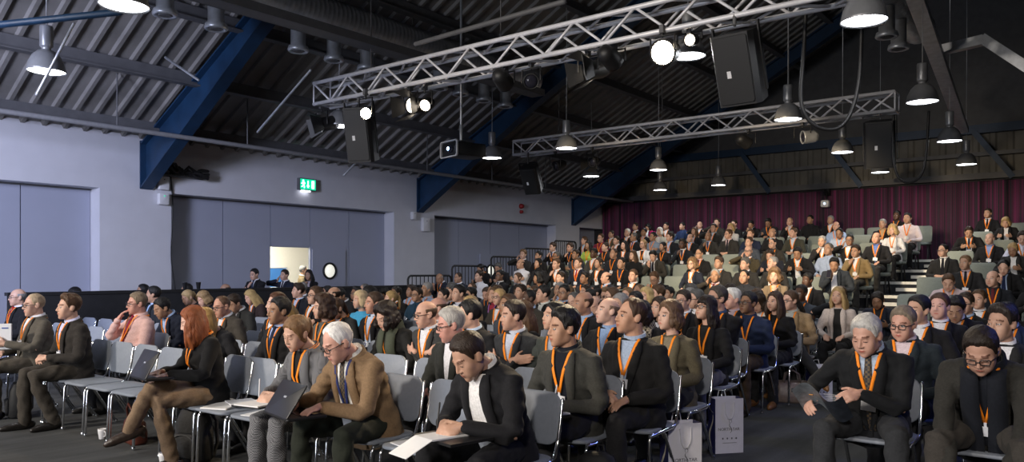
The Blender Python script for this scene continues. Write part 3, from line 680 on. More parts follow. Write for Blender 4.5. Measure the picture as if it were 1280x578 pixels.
class Frame:
    def __init__(s, P):
        s.f = P.get('sex', 'm') == 'f'; s.hip = Vector((0, P.get('hy', 0), P.get('hz', .53)))
        s.M = Matrix.Translation(s.hip) @ Matrix.Rotation(R(P.get('twist', 0)), 4, 'Z') @ Matrix.Rotation(R(P.get('side', 0)), 4, 'Y') @ Matrix.Rotation(R(P.get('lean', 2)), 4, 'X')
        s.sl = P.get('slump', .035)
    def bend(s, v):
        v = np.array(v, float); z = np.clip(v[..., 2], 0, 1); v[..., 1] -= s.sl * (z / .5) ** 2 ; return v
    def w(s, v): return s.M @ Vector(s.bend(np.array(v)))
    def wa(s, A):
        A = s.bend(A); m = np.array(s.M); return A @ m[:3, :3].T + m[:3, 3]

ARMS = {  # wrist, finger direction, palm normal, curl, given for the person's left (+x); mirrored for the right
 'lap': ((.11, -.30, .655), (-.35, -.9, -.25), (0, .15, -1), .5),
 'knee': ((.13, -.37, .65), (-.1, -.95, -.35), (0, .2, -1), .55),
 'clasp': ((.085, -.30, .68), (-.85, -.5, -.1), (-.2, .4, -.9), .9),
 'cross': ((-.09, -.205, .80), (-.9, .25, .12), (.1, .9, .1), .4),
 'type': ((.10, -.36, .72), (-.15, -.98, -.12), (0, -.1, -1), .55),
 'write': ((.07, -.40, .70), (-.55, -.8, -.2), (-.6, .1, -.7), 1.1),
 'hold': ((.13, -.34, .76), (-.45, -.85, .15), (-.85, .3, .3), .8),
 'phone': ((.02, -.34, .86), (-.1, -.45, .85), (0, .9, .4), .8),
 'photo': ((.10, -.34, 1.13), (-.35, -.4, .8), (-.6, .7, 0), .9),
 'side': ((.23, -.02, .60), (0, -.3, -1), (-1, 0, 0), .5),
 'armrest': ((.42, -.05, .80), (.3, -.9, -.3), (0, 0, -1), .4),
 'down': ((.13, -.46, .42), (-.2, -.4, -.9), (-.5, .5, 0), .7),
}
FACE = {  # hands held to the face, from the head's middle
 'chin': ((.035, -.165, -.225), (-.2, .45, .85), (-.3, .85, -.3), 1.1),
 'nose': ((.03, -.195, -.165), (-.15, .45, .88), (-.4, .8, -.3), .8),
 'temple': ((.115, -.11, -.12), (-.22, .35, .9), (-.8, .5, 0), .7),
}
def arm_spec(a, sgn):
    if isinstance(a, str): a = ARMS[a]
    w, f, n, c = a; m = lambda v: Vector((v[0] * sgn, v[1], v[2]))
    return m(w), m(f).normalized(), m(n).normalized(), c
def hand(g, w, f, n, sgn, curl, sc=1.):
    n = (n - f * n.dot(f)).normalized(); lat = (f.cross(n) if sgn < 0 else n.cross(f)).normalized()   # towards the thumb
    g.tube([w - f * .02, w + f * .015, w + f * .05], [.027 * sc, .028 * sc, .022 * sc], 8)
    Rm = Matrix((lat, f, n)).transposed()
    g.ell(w + f * .055, (.041 * sc, .047 * sc, .0165 * sc), Rm, 12, 8)
    for i, (o, L) in enumerate(((.031, .066), (.011, .076), (-.010, .071), (-.029, .056))):
        p = w + f * (.088 - abs(o - .008) * .25) + lat * o; d = f.copy(); pts = [p - f * .02, p]
        for k, fr in enumerate((.45, .32, .23)):
            ang = curl * (.55, .6, .45)[k]; d = (d * math.cos(ang) + n * math.sin(ang)).normalized(); p = p + d * L * fr * sc; pts.append(p)
        g.tube(pts, [.0095, .0095, .009, .0085, .0072], 7)
    p = w + f * .022 + lat * .026; d = (f * .65 + lat * .75 + n * .25).normalized(); pts = [p - d * .015, p]
    p = p + d * .038; pts.append(p); d = (f * .85 + lat * .3 + n * .45).normalized(); p = p + d * .03; pts.append(p)
    g.tube(pts, [.014, .0135, .0105, .0088], 7)
def elbow(S, Wr, lu, lf, pole):
    d = Wr - S; L = min(d.length, (lu + lf) * .985); u = d.normalized(); Wr2 = S + u * L
    a = (lu * lu - lf * lf + L * L) / (2 * L); h = math.sqrt(max(lu * lu - a * a, 0))
    p = pole - u * pole.dot(u); p.normalize(); return S + u * a + p * h, Wr2
LEGS = {'sit': ((.105, -.44, .525), (.11, -.43, .09)), 'wide': ((.20, -.42, .525), (.20, -.40, .09)), 'back': ((.11, -.44, .52), (.12, -.27, .10)), 'fwd': ((.11, -.44, .53), (.12, -.58, .09))}

def build_person(P):
    fr = Frame(P); f = fr.f; fat = P.get('fat', 0); vox = P.get('vox', .009); out = {}
    # joints
    nb = fr.w((0, .015, .47)); up = (fr.M.to_3x3() @ Vector((0, 0, 1)) * .45 + Vector((0, 0, 1)) * .55).normalized()
    hp = P.get('pitch', 4); hr = Matrix.Rotation(R(P.get('yaw', 0)), 4, 'Z') @ Matrix.Rotation(R(P.get('roll', 0)), 4, 'Y') @ Matrix.Rotation(R(hp), 4, 'X')
    hc = nb + up * .155 + hr.to_3x3() @ Vector((0, -.03, .0)) + Vector((0, -.0022 * max(hp, 0), -.0016 * max(hp, 0)))
    hs = .94 if f else 1.0
    Mh = Matrix.Translation(hc) @ hr @ Matrix.Scale(hs, 4); out['Mh'] = Mh
    sw = .15 if f else .178
    k = .93 if f else 1.
    joints = []
    for sgn, key in ((1, 'L'), (-1, 'R')):
        S = fr.w((sw * sgn, .012, .405)); ar = P.get(key, 'lap')
        if ar in FACE: fw = FACE[ar]; ar = (tuple(hr.to_3x3() @ Vector((fw[0][0] * sgn, *fw[0][1:])) + hc),) + fw[1:]; ar = ((ar[0][0] * sgn, ar[0][1], ar[0][2]),) + ar[1:]
        w, fd, n, c = arm_spec(ar, sgn)
        cross = w.x * sgn < -.02
        pole = Vector((sgn * (.9 if not cross else .7), .55, -.75)) if 'pole' not in P else Vector((sgn * P['pole'][0], P['pole'][1], P['pole'][2]))
        E, W2 = elbow(S, w, .29 * k, .265 * k, pole); joints.append((sgn, S, E, W2, fd, n, c))
    stand = P.get('stand', False); legs = []
    for sgn, key in ((1, 'legL'), (-1, 'legR')):
        l = P.get(key, 'sit'); l = LEGS[l] if isinstance(l, str) else l
        H = Vector((.088 * sgn, P.get('hy', 0) - .02, P.get('hz', .53) + .005))
        if stand: K = Vector((.10 * sgn, -.01, .50)); A = Vector((.11 * sgn, .02, .09))
        elif isinstance(l[0][0], tuple) or len(l) == 3: K, A = Vector(l[0]), Vector(l[1])
        else: K = Vector((l[0][0] * sgn, l[0][1], l[0][2])); A = Vector((l[1][0] * sgn, l[1][1], l[1][2]))
        legs.append((sgn, H, K, A, l[2] if len(l) == 3 else None))
    # body: one continuous skin surface
    g = G(); D, r = HEAD['f' if f else 'm']; hv = (HC + D * r[..., None])
    m = np.array(Mh); g.rings(hv.reshape(-1, 3) @ m[:3, :3].T.reshape(3, 3) + m[:3, 3] if False else (hv @ m[:3, :3].T + m[:3, 3]))
    for s in (-1, 1): g.ell(Mh @ Vector((.077 * s, .014, -.006)), (.010 * hs, .021 * hs, .033 * hs), hr.to_3x3() @ Matrix.Rotation(R(-18 * s), 3, 'Z') @ Matrix.Rotation(R(-12), 3, 'X'), 10, 7)
    nr = (.046 if f else .057) + fat * .15
    g.tube([fr.w((0, .02, .40)), fr.w((0, .018, .48)), (nb + Mh @ Vector((0, .02, -.05))) / 2, Mh @ Vector((0, .02, -.045)), Mh @ Vector((0, .01, 0))], [nr * 1.25, nr * 1.08, nr, nr * .98, nr * .9], 14)
    rows = torso_rows(f, fat)
    g.rings(fr.wa(np.array([superring(a * .86, b * .84, y, z) for z, a, b, y in rows[:-1]] )))
    for sgn, S, E, Wr, fd, n, c in joints:
        g.tube([fr.w((sw * sgn * .55, .01, .40)), S, S.lerp(E, .5), E, E.lerp(Wr, .4), Wr], [.05, .040 * k, .034 * k, .026 * k, .029 * k, .025 * k], 10)
        hand(g, Wr, fd, n, sgn, c, .92 if f else 1.)
    for sgn, H, K, A, tz in legs:
        g.tube([H, H.lerp(K, .5), K, K.lerp(A, .35), A], [.07, .066, .05, .05, .036], 10)
        g.tube([A, A + (A - K).normalized() * .03], [.032, .028], 8)
    me = remesh(g, vox, 2 if vox < .008 else 1)
    # brows, lips, eyes by place on the face
    n_ = len(me.polygons); ce = np.empty(n_ * 3, np.float32); me.polygons.foreach_get('center', ce); ce = ce.reshape(-1, 3)
    mi = np.array(Mh.inverted()); q = ce @ mi[:3, :3].T + mi[:3, 3]
    ax = np.abs(q[:, 0]); fm = (q[:, 1] < -.055) & (np.abs(q[:, 2]) < .13) & (ax < .07)
    idx = np.zeros(n_, np.int32)
    idx[fm & (np.abs(ax - .036) < .019) & (np.abs(q[:, 2] - (.0285 - .06 * (ax - .03) - .4 * (ax - .043) * (ax > .043))) < (.0030 if f else .0042))] = 1
    idx[fm & (q[:, 1] < -.075) & (ax < .021) & (np.abs(q[:, 2] + .061) < .0085 * (1 - ax / .03))] = 2
    ez = np.abs(q[:, 2] - .003); ex = np.abs(ax - .031)
    if hp > 16: idx[fm & (ex < .0125) & (np.abs(q[:, 2] + .003) < .0024)] = 3
    else:
        idx[fm & (ex < .0135) & (ez < .0060)] = 3
        idx[fm & (ex < .0115) & (ez < .0048 * (1 - (ex / .0145) ** 2) + .0006)] = 4
        idx[fm & (np.abs(ax - .031 - P.get('gaze', -.1) * .02 * np.sign(q[:, 0])) < .0052) & (ez < .0050)] = 3
    for x in ('skin', 'brow', 'lips', 'eye', 'sclera'): me.materials.append(M[x])
    me.polygons.foreach_set('material_index', idx); me.name = 'person_body'; out['body'] = me
    # upper garment
    jv = P.get('jvox', .013)
    loose = P.get('loose', 1.)
    g = G(); rr = [superring(a * loose, b * loose, y, z) for z, a, b, y in rows]; TR_ = np.array(rr)
    bt = fr.bend(TR_)
    g.rings(fr.wa(TR_))
    a = .94 if f else 1.
    short = P.get('short_sleeve')
    for sgn, S, E, Wr, fd, n, c in joints:
        g.ell(S + fr.M.to_3x3() @ Vector((-.01 * sgn, 0, -.005)), (.068 * a, .066 * a, .062 * a), fr.M.to_3x3())
        e2 = (E - S).normalized(); w2 = (Wr - E).normalized()
        g.tube([fr.w((sw * sgn * .45, .012, .39)), S, S.lerp(E, .45), E - e2 * .02, E + w2 * .03, E.lerp(Wr, .5), Wr - w2 * .012], [.08 * a, .064 * a, .058 * a, .052 * a, .052 * a, .047 * a, .038 * a], 12)
    mj = remesh(g, jv, 3)
    v = np.empty(len(mj.vertices) * 3, np.float32); mj.vertices.foreach_get('co', v); v = v.reshape(-1, 3)
    nn = np.empty(len(mj.vertices) * 3, np.float32); mj.vertices.foreach_get('normal', nn); nn = nn.reshape(-1, 3)
    sd = P.get('seed', 1)
    wv = np.sin(v[:, 2] * 75 + 4 * np.sin(v[:, 0] * 14 + sd) + 3 * np.sin(v[:, 1] * 17 + sd * 2)) * .5 + np.sin(v @ np.array((38., -29., 52.)) + 3 * np.sin(v[:, 2] * 11 + sd)) * .6
    v = v + nn * (wv * P.get('wrinkle', .0032))[:, None]
    fc = np.empty(len(mj.polygons) * 4, np.int32) if all(len(p.vertices) == 4 for p in mj.polygons) else None
    if fc is not None: mj.polygons.foreach_get('vertices', fc); faces = fc.reshape(-1, 4).tolist()
    else: faces = [list(p.vertices) for p in mj.polygons]
    bpy.data.meshes.remove(mj)
    bvh = BVHTree.FromPolygons(bt.reshape(-1, 3).tolist(), [[i * 30 + j, i * 30 + (j + 1) % 30, (i + 1) * 30 + (j + 1) % 30, (i + 1) * 30 + j] for i in range(len(rows) - 1) for j in range(30)])
    def surf(x, z, off):
        for kx in (1, .93, .85, .75, .6):
            h = bvh.ray_cast(Vector((x * kx, -1, z)), Vector((0, 1, 0)))
            if h[0] is not None:
                p = h[0] + h[1] * (off if h[1].y < 0 else -off); p.x += x * (1 - kx); return fr.M @ p
        return fr.M @ Vector((x, -.05, z))
    def ribbon(gg, pts, wd, off, seg=10, mi=0, two=.003):
        pts = np.array(pts, float); L = np.linspace(0, 1, len(pts)); s = np.linspace(0, 1, seg); xs = np.interp(s, L, pts[:, 0]); zs = np.interp(s, L, pts[:, 1])
        wds = np.interp(s, np.linspace(0, 1, len(np.atleast_1d(wd))), np.atleast_1d(wd)); dx = np.gradient(xs); dz = np.gradient(zs); ll = np.hypot(dx, dz) + 1e-9; px, pz = -dz / ll, dx / ll
        P4 = []
        for i in range(seg):
            h = wds[i] / 2; a_ = (xs[i] + px[i] * h, zs[i] + pz[i] * h); b_ = (xs[i] - px[i] * h, zs[i] - pz[i] * h); c_ = (xs[i], zs[i])
            P4.append([surf(*a_, off - two), surf(*a_, off), surf(*c_, off + .001), surf(*b_, off), surf(*b_, off - two)])
        gg.rings(np.array([[list(x) for x in r_] for r_ in P4]), True, True, mi)
    top = fr.f and .44 or .45
    zt = .472 if not f else .462
    def collar(gg, rx, h, a0, a1, z0, drop, th=.006, n=22, dip=.035):
        Pq = [[], [], [], []]
        for a_ in np.linspace(R(a0), R(a1), n):
            ca = math.cos(a_); x, y = rx * math.sin(a_), -rx * 1.02 * ca
            zz = z0 - dip * (.5 + .5 * ca)
            for i_, (rq, z_) in enumerate(((1.10, zz - drop), (1.0, zz + h), (1.0 + th / rx, zz + h), (1.10 + th / rx, zz - drop))):
                Pq[i_].append(fr.w((x * rq, .02 + y * rq, z_)))
        gg.rings(np.array([[list(q_) for q_ in r_] for r_ in Pq]), False, False)
    kind = P.get('top', 'suit'); nk = nr + .004
    gj = G(); gj.add(v, faces)
    zv = P.get('zv', .12)
    if kind in ('suit', 'open', 'coat'):
        gs = G(); wt = .058 if not f else .052; wb = .0 if kind == 'suit' else P.get('gap', .05)
        Q = []
        for s in np.linspace(0, 1, 13):
            z = zv + (zt - zv) * s; hw = wb + (wt - wb) * s ** .75 + .004
            Q.append([list(surf(hw * x, z, .007)) for x in np.linspace(-1, 1, 9)])
        gs.rings(np.array(Q), False, False)
        if kind == 'suit' and zv > .0: pass
        if not f or P.get('shirtcollar'): collar(gs, nk, .022, -178, 178, .515 if not f else .50, .03)
        out['shirt'] = gs.mesh('shirt', [P.get('shirtmat', M['cloth'])])
        if 'patch_only' not in P:
            for s in (-1, 1):
                lp = [(s * (wt + .012), zt - .005), (s * (wt * .95 + .018), zt - .06), (s * (wb + (wt - wb) * .5 + .024), (zv + zt) / 2), (s * (wb + .012), zv)]
                ribbon(gj, lp, [.03, .066, .052, .018], .018, 14, two=.016)
                if zv > -.08: ribbon(gj, [(s * (wb + .008), zv), (s * (wb * .9 + .006), -.09)], [.016, .02], .008, 8, two=.007)
        collar(gj, nk + .012, .012, 48, 312, .505 if not f else .49, .035, .010)
        if P.get('tie', 0):
            gt = G(); ribbon(gt, [(0, zt - .005), (.002, zt - .06), (.0, (zv + zt) / 2), (0, zv - .005)], [.034, .04, .062, .07], .013, 10); gt.ell(surf(0, zt - .002, .012), (.021, .014, .018), fr.M.to_3x3(), 10, 6)
            out['tie'] = gt.mesh('tie', [P.get('tiemat', M['cloth'])])
    elif kind == 'shirt':
        collar(gj, nk + .002, .02, -172, 172, .515, .03)
        ribbon(gj, [(0, zt - .01), (0, -.06)], .03, .006, 12)
        for z in (.38, .28, .18, .08): gj.ell(surf(0, z, .008), .005, None, 6, 4)
        if P.get('tie', 0):
            gt = G(); ribbon(gt, [(0, zt - .005), (.002, zt - .06), (.0, .25), (0, .02)], [.034, .04, .065, .075], .012, 12); gt.ell(surf(0, zt - .002, .012), (.021, .014, .018), fr.M.to_3x3(), 10, 6); out['tie'] = gt.mesh('tie', [P.get('tiemat', M['cloth'])])
    else:
        collar(gj, nk + .006, .004, -180, 180, .492, .02, dip=.05)
    out['jacket'] = gj.mesh('jacket', [P.get('jmat', M['cloth'])])
    if P.get('lanyard', 1):
        gl = G(); zb = P.get('lz', .13) + .09; zk = zt - .005
        for s in (-1, 1): ribbon(gl, [(s * (nk + .002), zk + .01), (s * (nk - .006), zk - .03), (s * .004, zb)], .017, .019, 10)
        Pq = []
        collar(gl, nk + .016, .004, 55, 305, .50, .012, .003)
        out['lanyard'] = gl.mesh('lanyard', [M['ribbon']])
        gb = G(); c = surf(0, zb - .05, .026); gb.box(c, (.085, .004, .062), fr.M.to_3x3() @ Matrix.Rotation(R(6), 3, 'Y')); gb.box(surf(0, zb - .012, .022), (.014, .006, .03), fr.M.to_3x3())
        out['badge'] = gb.mesh('badge', [M['card']], False)
    if P.get('scarf'):
        gc = G(); collar(gc, nk + .022, .030, -180, 180, .50, .045, .016, 26, .03)
        for s in (-1, 1): ribbon(gc, [(s * .060, zt - .01), (s * .062, .30), (s * .055, .12), (s * .05, -.06)], [.075, .085, .085, .09], .034, 14, two=.014)
        out['scarf'] = gc.mesh('scarf', [P['scarf'] if not isinstance(P['scarf'], int) else M['cloth']])
    # trousers or skirt, shoes
    g = G(); hipz = P.get('hz', .53)
    g.ell((0, P.get('hy', 0) + .0, hipz + .0), (.175 + fat * .5 if not f else .172, .135 + fat * .5, .105))
    skirt = P.get('skirt')
    lw = .95 if f else 1.
    for sgn, H, K, A, tz in legs:
        if skirt:
            g.tube([H, H.lerp(K, .5), K + (K - H).normalized() * .02], [.09, .082, .062], 12)
        else:
            kd = (A - K).normalized()
            g.tube([H, H.lerp(K, .5), K, K.lerp(A, .3), K.lerp(A, .7), A + kd * .022], [.092 * lw, .084 * lw, .066 * lw, .066 * lw, .060 * lw, .058 * lw], 12)
    if skirt: g.ell((0, -.25, hipz), (.13, .2, .07))
    mt = remesh(g, jv, 3)
    v = np.empty(len(mt.vertices) * 3, np.float32); mt.vertices.foreach_get('co', v); v = v.reshape(-1, 3); nn = np.empty_like(v).ravel(); mt.vertices.foreach_get('normal', nn); nn = nn.reshape(-1, 3)
    wv = np.sin(v[:, 2] * 60 + v[:, 0] * 30 + 4 * np.sin(v[:, 1] * 16 + sd)) + .6 * np.sin(v @ np.array((44., 51., -30.)))
    v = v + nn * (wv * .0028)[:, None]; mt.vertices.foreach_set('co', v.ravel()); mt.materials.append(P.get('tmat', M['cloth'])); mt.name = 'trousers'; out['trousers'] = mt
    sh = []
    for sgn, H, K, A, tz in legs:
        g = G(); kd = (A - K).normalized()
        d = Vector(tz).normalized() if tz else Vector((.12 * sgn, -1, 0)).normalized()
        if tz: u = (-kd - d * (-kd).dot(d)).normalized()
        else: u = Vector((0, 0, 1))
        o = A - u * (.055 if tz else A.z - .035)
        sdv = d.cross(u); Rm = Matrix((sdv, d, u)).transposed()
        g.tube([o - d * .055 + u * .005, o + d * .0, o + d * .09 - u * .002, o + d * .15 - u * .008, o + d * .19 - u * .012], [.037, .042, .040, .036, .025], 10)
        g.tube([A + kd * (-.03), A, o + d * -.01 + u * .02], [.047 if not P.get('boots') else .05, .045, .042], 10)
        if P.get('boots'): g.tube([A - kd * .16, A], [.052, .045], 10)
        g.ell(o + d * .06 - u * .024, (.041, .135, .013), Rm)
        if P.get('boots'): g.tube([o - d * .05 - u * .01, o - d * .055 - u * .05], [.024, .014], 8)
        sh.append(remesh(g, max(.009, vox), 1)); sh[-1].materials.append(M['leather']); sh[-1].name = 'shoe'
    out['shoes'] = sh
    out['joints'] = joints
    return out

def glasses_mesh(sc=1.):
    g = G()
    for s in (-1, 1):
        g.tube([(s * (.033 + .024 * math.copysign(abs(math.cos(a)) ** .6, math.cos(a))), -.1035 + .012 * (.033 + .024 * math.cos(a)) / .057, .001 + .017 * math.copysign(abs(math.sin(a)) ** .6, math.sin(a))) for a in np.linspace(0, 2 * PI, 17)], .0022 * sc, 6)
        g.tube([(s * .057, -.09, .006), (s * .078, -.05, .006), (s * .080, .005, .004), (s * .079, .022, -.012)], .0022 * sc, 6)
    g.tube([(-.009, -.1035, .006), (0, -.106, .008), (.009, -.1035, .006)], .0022 * sc, 6)
    return g.mesh('spectacles', [M['glass_frame']])
ME_GLASS = glasses_mesh(1.25)

def assemble(B, hairme, A, loc, rz, label, group=None, name='person', cat='person'):
    """B: meshes of one build; A: colours and which pieces are worn"""
    o = put(name, B['body'], None, A.get('skin', FAIR), loc, None, label, cat, group, None, rz)
    if A.get('scale'): o.scale = (A['scale'],) * 3
    put('jacket' if B.get('kind', 'suit') in ('suit', 'open', 'coat') else 'shirt' if B.get('kind') == 'shirt' else 'top', B['jacket'], o, A.get('jacket', (.02, .02, .022)))
    if 'shirt' in B: put('shirt' if not A.get('blouse') else 'blouse', B['shirt'], o, A.get('shirt', (.7, .7, .72)))
    if 'tie' in B and A.get('tie'): put('tie', B['tie'], o, A['tie'])
    if 'scarf' in B: put('scarf', B['scarf'], o, A.get('scarf_color', (.012, .014, .02)))
    if 'lanyard' in B and A.get('lanyard', ORANGE):
        l = put('lanyard', B['lanyard'], o, A.get('lanyard', ORANGE)); put('badge', B['badge'], l)
    put('skirt' if A.get('skirt') else 'trousers', B['trousers'], o, A.get('trousers', (.02, .02, .022)))
    for s in B['shoes']: put('shoe', s, o, A.get('shoe', (.012, .011, .01)))
    if hairme is not None: put('headscarf' if A.get('scarf') else 'hair', hairme, o, A.get('hair', DBR), mx=B['Mh'])
    if hairme is not None and not hairme.materials: hairme.materials.append(M['hair'])
    if A.get('glasses'): put('spectacles', ME_GLASS, o, mx=B['Mh'])
    return o
# ------------------------------------------------------------------ chairs
def flat_plate(g, c, w, l, t, r, Rm=None):
    q = Matrix.Rotation(R(90), 3, 'X'); g.rbox(c, (w, t, l), r, 5, (Rm @ q) if Rm else q); return g
g = G(); flat_plate(g, (0, -.02, .452), .425, .42, .024, .07); CH = {'seat': g.mesh('seat', [M['chairgrey']])}
g = G(); n = 0; g.rbox((0, 0, 0), (.43, .022, .30), .085, 6)
v = g.V(); v[:, 1] += -.22 * (.215 ** 2 - v[:, 0] ** 2) * -1 * .6 ; g.v = [v]; g.xf(Matrix.Translation((0, .222, .665)) @ Matrix.Rotation(R(-9), 4, 'X')); CH['backrest'] = g.mesh('backrest', [M['chairgrey']])
CH['front_leg'] = []; CH['rear_leg'] = []; CH['back_post'] = []
for s in (-1, 1):
    g = G().tube([(s * .212, -.225, .012), (s * .212, -.205, .40), (s * .212, -.19, .432), (s * .212, -.15, .436), (s * .212, .12, .436)], .0115, 8).tube([(s * .212, -.225, .0), (s * .212, -.225, .02)], .016, 8); CH['front_leg'].append(g.mesh('front_leg', [M['chrome']]))
    g = G().tube([(s * .203, -.02, .434), (s * .203, .03, .40), (s * .203, .27, .012)], .0115, 8).tube([(s * .203, .272, .0), (s * .203, .272, .02)], .016, 8); CH['rear_leg'].append(g.mesh('rear_leg', [M['chrome']]))
    g = G().tube([(s * .216, -.19, .43), (s * .216, .10, .44), (s * .216, .165, .46), (s * .216, .205, .56), (s * .216, .243, .775)], .011, 8); CH['back_post'].append(g.mesh('back_post', [M['chrome']]))
CH['crossbar'] = G().tube([(-.212, -.13, .432), (.212, -.13, .432)], .009, 6).mesh('crossbar', [M['chrome']])
def chair(x, y, z, label, group, rz=0):
    t = thing('stacking_chair', label, 'chair', (x, y, z), rz, group)
    put('seat', CH['seat'], t); put('backrest', CH['backrest'], t)
    for k in ('front_leg', 'rear_leg', 'back_post'):
        for m_ in CH[k]: put(k, m_, t)
    put('crossbar', CH['crossbar'], t); return t
TC = {}
g = G(); flat_plate(g, (0, -.02, .425), .47, .44, .075, .06); TC['seat'] = g.mesh('seat', [M['tierseat']])
g = G(); g.rbox((0, 0, 0), (.47, .06, .44), .06, 5); g.xf(Matrix.Translation((0, .235, .68)) @ Matrix.Rotation(R(-10), 4, 'X')); TC['backrest'] = g.mesh('backrest', [M['tierseat']])
TC['side_frame'] = []
for s in (-1, 1):
    g = G().tube([(s * .2, -.2, .01), (s * .2, -.17, .38), (s * .2, .18, .40), (s * .2, .25, .55)], .016, 8).tube([(s * .2, .05, .39), (s * .2, .22, .01)], .016, 8); TC['side_frame'].append(g.mesh('side_frame', [M['black']]))
def tier_chair(x, y, z, label, group):
    t = thing('padded_seat', label, 'chair', (x, y, z), 0, group)
    put('seat', TC['seat'], t); put('backrest', TC['backrest'], t)
    for m_ in TC['side_frame']: put('side_frame', m_, t)
    return t

# ------------------------------------------------------------------ the people in front, each built on their own
def RY(k): return 3.4 + .82 * k
ORD = ['first', 'second', 'third', 'fourth', 'fifth', 'sixth', 'seventh', 'eighth', 'ninth', 'tenth', 'eleventh', 'twelfth', 'thirteenth', 'fourteenth', 'fifteenth', 'sixteenth', 'seventeenth', 'eighteenth', 'nineteenth', 'twentieth']
SEATS = {}     # row -> list of (x, who)
WHITE = (.72, .72, .76); LBLUE = (.34, .46, .68); CHAR = (.028, .027, .027); SUIT = (.013, .013, .015); NAVYS = (.016, .02, .035)
HERO = []
def hero(px, row, label, B, A, hair=('short', 0), y=None, rz=0, hy=0, X=None, short=None):
    Y = y if y is not None else RY(row); p = on_y(px, Y)
    if X is not None: p.x = X
    f = B.get('sex', 'm') == 'f'; B.setdefault('vox', .005 if row < 2 else .0065); B.setdefault('seed', len(HERO)); B.setdefault('wrinkle', .0055); B.setdefault('jvox', .011)
    bm = build_person(B); bm['kind'] = B.get('top', 'suit')
    gv = (bm['Mh'].to_3x3().inverted() @ Vector((0, 0, -1)))
    hm = hair_mesh(hair[0], f, gv, len(HERO) + hair[1], .0065) if hair else None
    o = assemble(bm, hm, A, (p.x, Y, 0), R(rz), label, None)
    if 'tiemat' in B: pass
    HERO.append(o); SEATS.setdefault(row, []).append((p.x, short or label, Y, R(rz) * .5))
    return o, bm
def local(o, v): return o.matrix_basis @ Vector(v)

# first row
H_A, b = hero(47, 0, 'older fair-haired man in brown-grey jacket holding a white leaflet, at far left', dict(fat=.02, lean=-2, yaw=-4, pitch=4, zv=.08, L='hold', R='lap', lz=.16),
     dict(skin=FAIR, hair=(.40, .30, .19), jacket=(.10, .088, .07), shirt=WHITE, tie=(.01, .01, .012), trousers=(.10, .085, .065), glasses=1), ('thin', 0), short='the man in the brown-grey jacket')
H_B, b = hero(97, 0, 'young man in charcoal suit and blue tie with clasped hands, front row', dict(lean=4, yaw=-6, pitch=0, zv=.06, L='clasp', R='clasp', legL='back', legR='sit'),
     dict(skin=FAIR, hair=(.075, .038, .018), jacket=(.030, .026, .023), shirt=(.55, .55, .75), tie=(.012, .03, .12), trousers=(.055, .047, .038), shoe=(.015, .012, .01)), ('quiff', 0), short='the young man with the blue tie')
H_C, b = hero(264, 0, 'woman with long red hair in black top typing on a laptop', dict(sex='f', lean=6, yaw=-22, pitch=20, top='top', L='type', R='type', legL=((.06, -.43, .52), (.08, -.34, .09)), legR=((.02, -.47, .625), (.0, -.60, .35), (-.25, -1, -.30)), boots=1, rz=0, lz=.15),
     dict(skin=(.68, .42, .33), hair=RED, jacket=(.010, .010, .011), trousers=(.20, .135, .085), shoe=(.035, .022, .016)), ('long', 0), rz=-8, short='the red-haired woman')
H_D, b = hero(402, 0, 'woman with pinned-up fair hair in grey checked jacket writing on a pad', dict(sex='f', lean=12, yaw=2, pitch=24, roll=6, top='open', zv=-.05, gap=.07, L='write', R='write', jmat=M['check'], tmat=M['check'], lz=.12),
     dict(skin=FAIR, hair=(.20, .11, .05), jacket=(1, 1, 1), shirt=(.012, .012, .013), blouse=1, trousers=(1, 1, 1)), ('tied', 1), short='the woman in the checked jacket')
H_E, b = hero(467, 0, 'white-haired man in tan jacket bent over a black laptop', dict(fat=.015, lean=20, yaw=-14, pitch=28, top='open', zv=-.02, gap=.075, L=((.03, -.44, .69), (-.1, -.98, -.15), (0, -.1, -1), .5), R=((.20, -.44, .69), (.1, -.98, -.15), (0, -.1, -1), .5), tie=1, tiemat=M['tiepat'], lz=.06, legL='wide', legR='wide'),
     dict(skin=(.62, .34, .26), hair=WHT, jacket=(.21, .135, .075), shirt=(.75, .74, .70), tie=(1, 1, 1), lanyard=(.02, .03, .13), trousers=(.016, .019, .013), glasses=1), ('recede', 0), short='the man in the tan jacket')
H_F, b = hero(632, 0, 'dark-haired man in black suit and open white shirt writing in a notebook', dict(lean=18, yaw=-12, pitch=36, top='open', zv=-.04, gap=.065, lanyard=0, L='write', R='write', legL='wide', legR='wide'),
     dict(skin=(.50, .29, .20), hair=DBR, jacket=(.012, .012, .014), shirt=(.78, .77, .76), trousers=(.012, .012, .014), lanyard=None), ('short', 0), rz=-4, short='the man writing in a notebook')
# second row
hero(24, 1, 'balding man with red tie and glasses in dark suit, behind at far left edge', dict(lean=-3, yaw=-5, pitch=2, zv=.06, tie=1), dict(skin=FAIR, hair=GRY, jacket=SUIT, shirt=WHITE, tie=(.42, .015, .02), glasses=1), ('bald', 0), short='the man with the red tie')
hero(173, 1, 'heavy grey-haired man in pale pink shirt holding his nose', dict(fat=.045, lean=-4, yaw=-8, pitch=4, top='shirt', tie=1, L='lap', R='nose', lz=.1, wrinkle=.005),
     dict(skin=(.60, .31, .24), hair=(.20, .15, .10), jacket=(.70, .46, .43), tie=(.25, .015, .04), trousers=(.012, .012, .014), glasses=1), ('short', 1), short='the man in the pink shirt')
hero(296, 1, 'woman with long blonde hair in black leaning forward behind the redhead', dict(sex='f', lean=26, yaw=-35, pitch=24, roll=-14, top='top', lanyard=0, L='knee', R='knee'), dict(skin=FAIR, hair=(.55, .33, .11), jacket=SUIT, lanyard=None), ('long', 1), short='the blonde woman leaning forward')
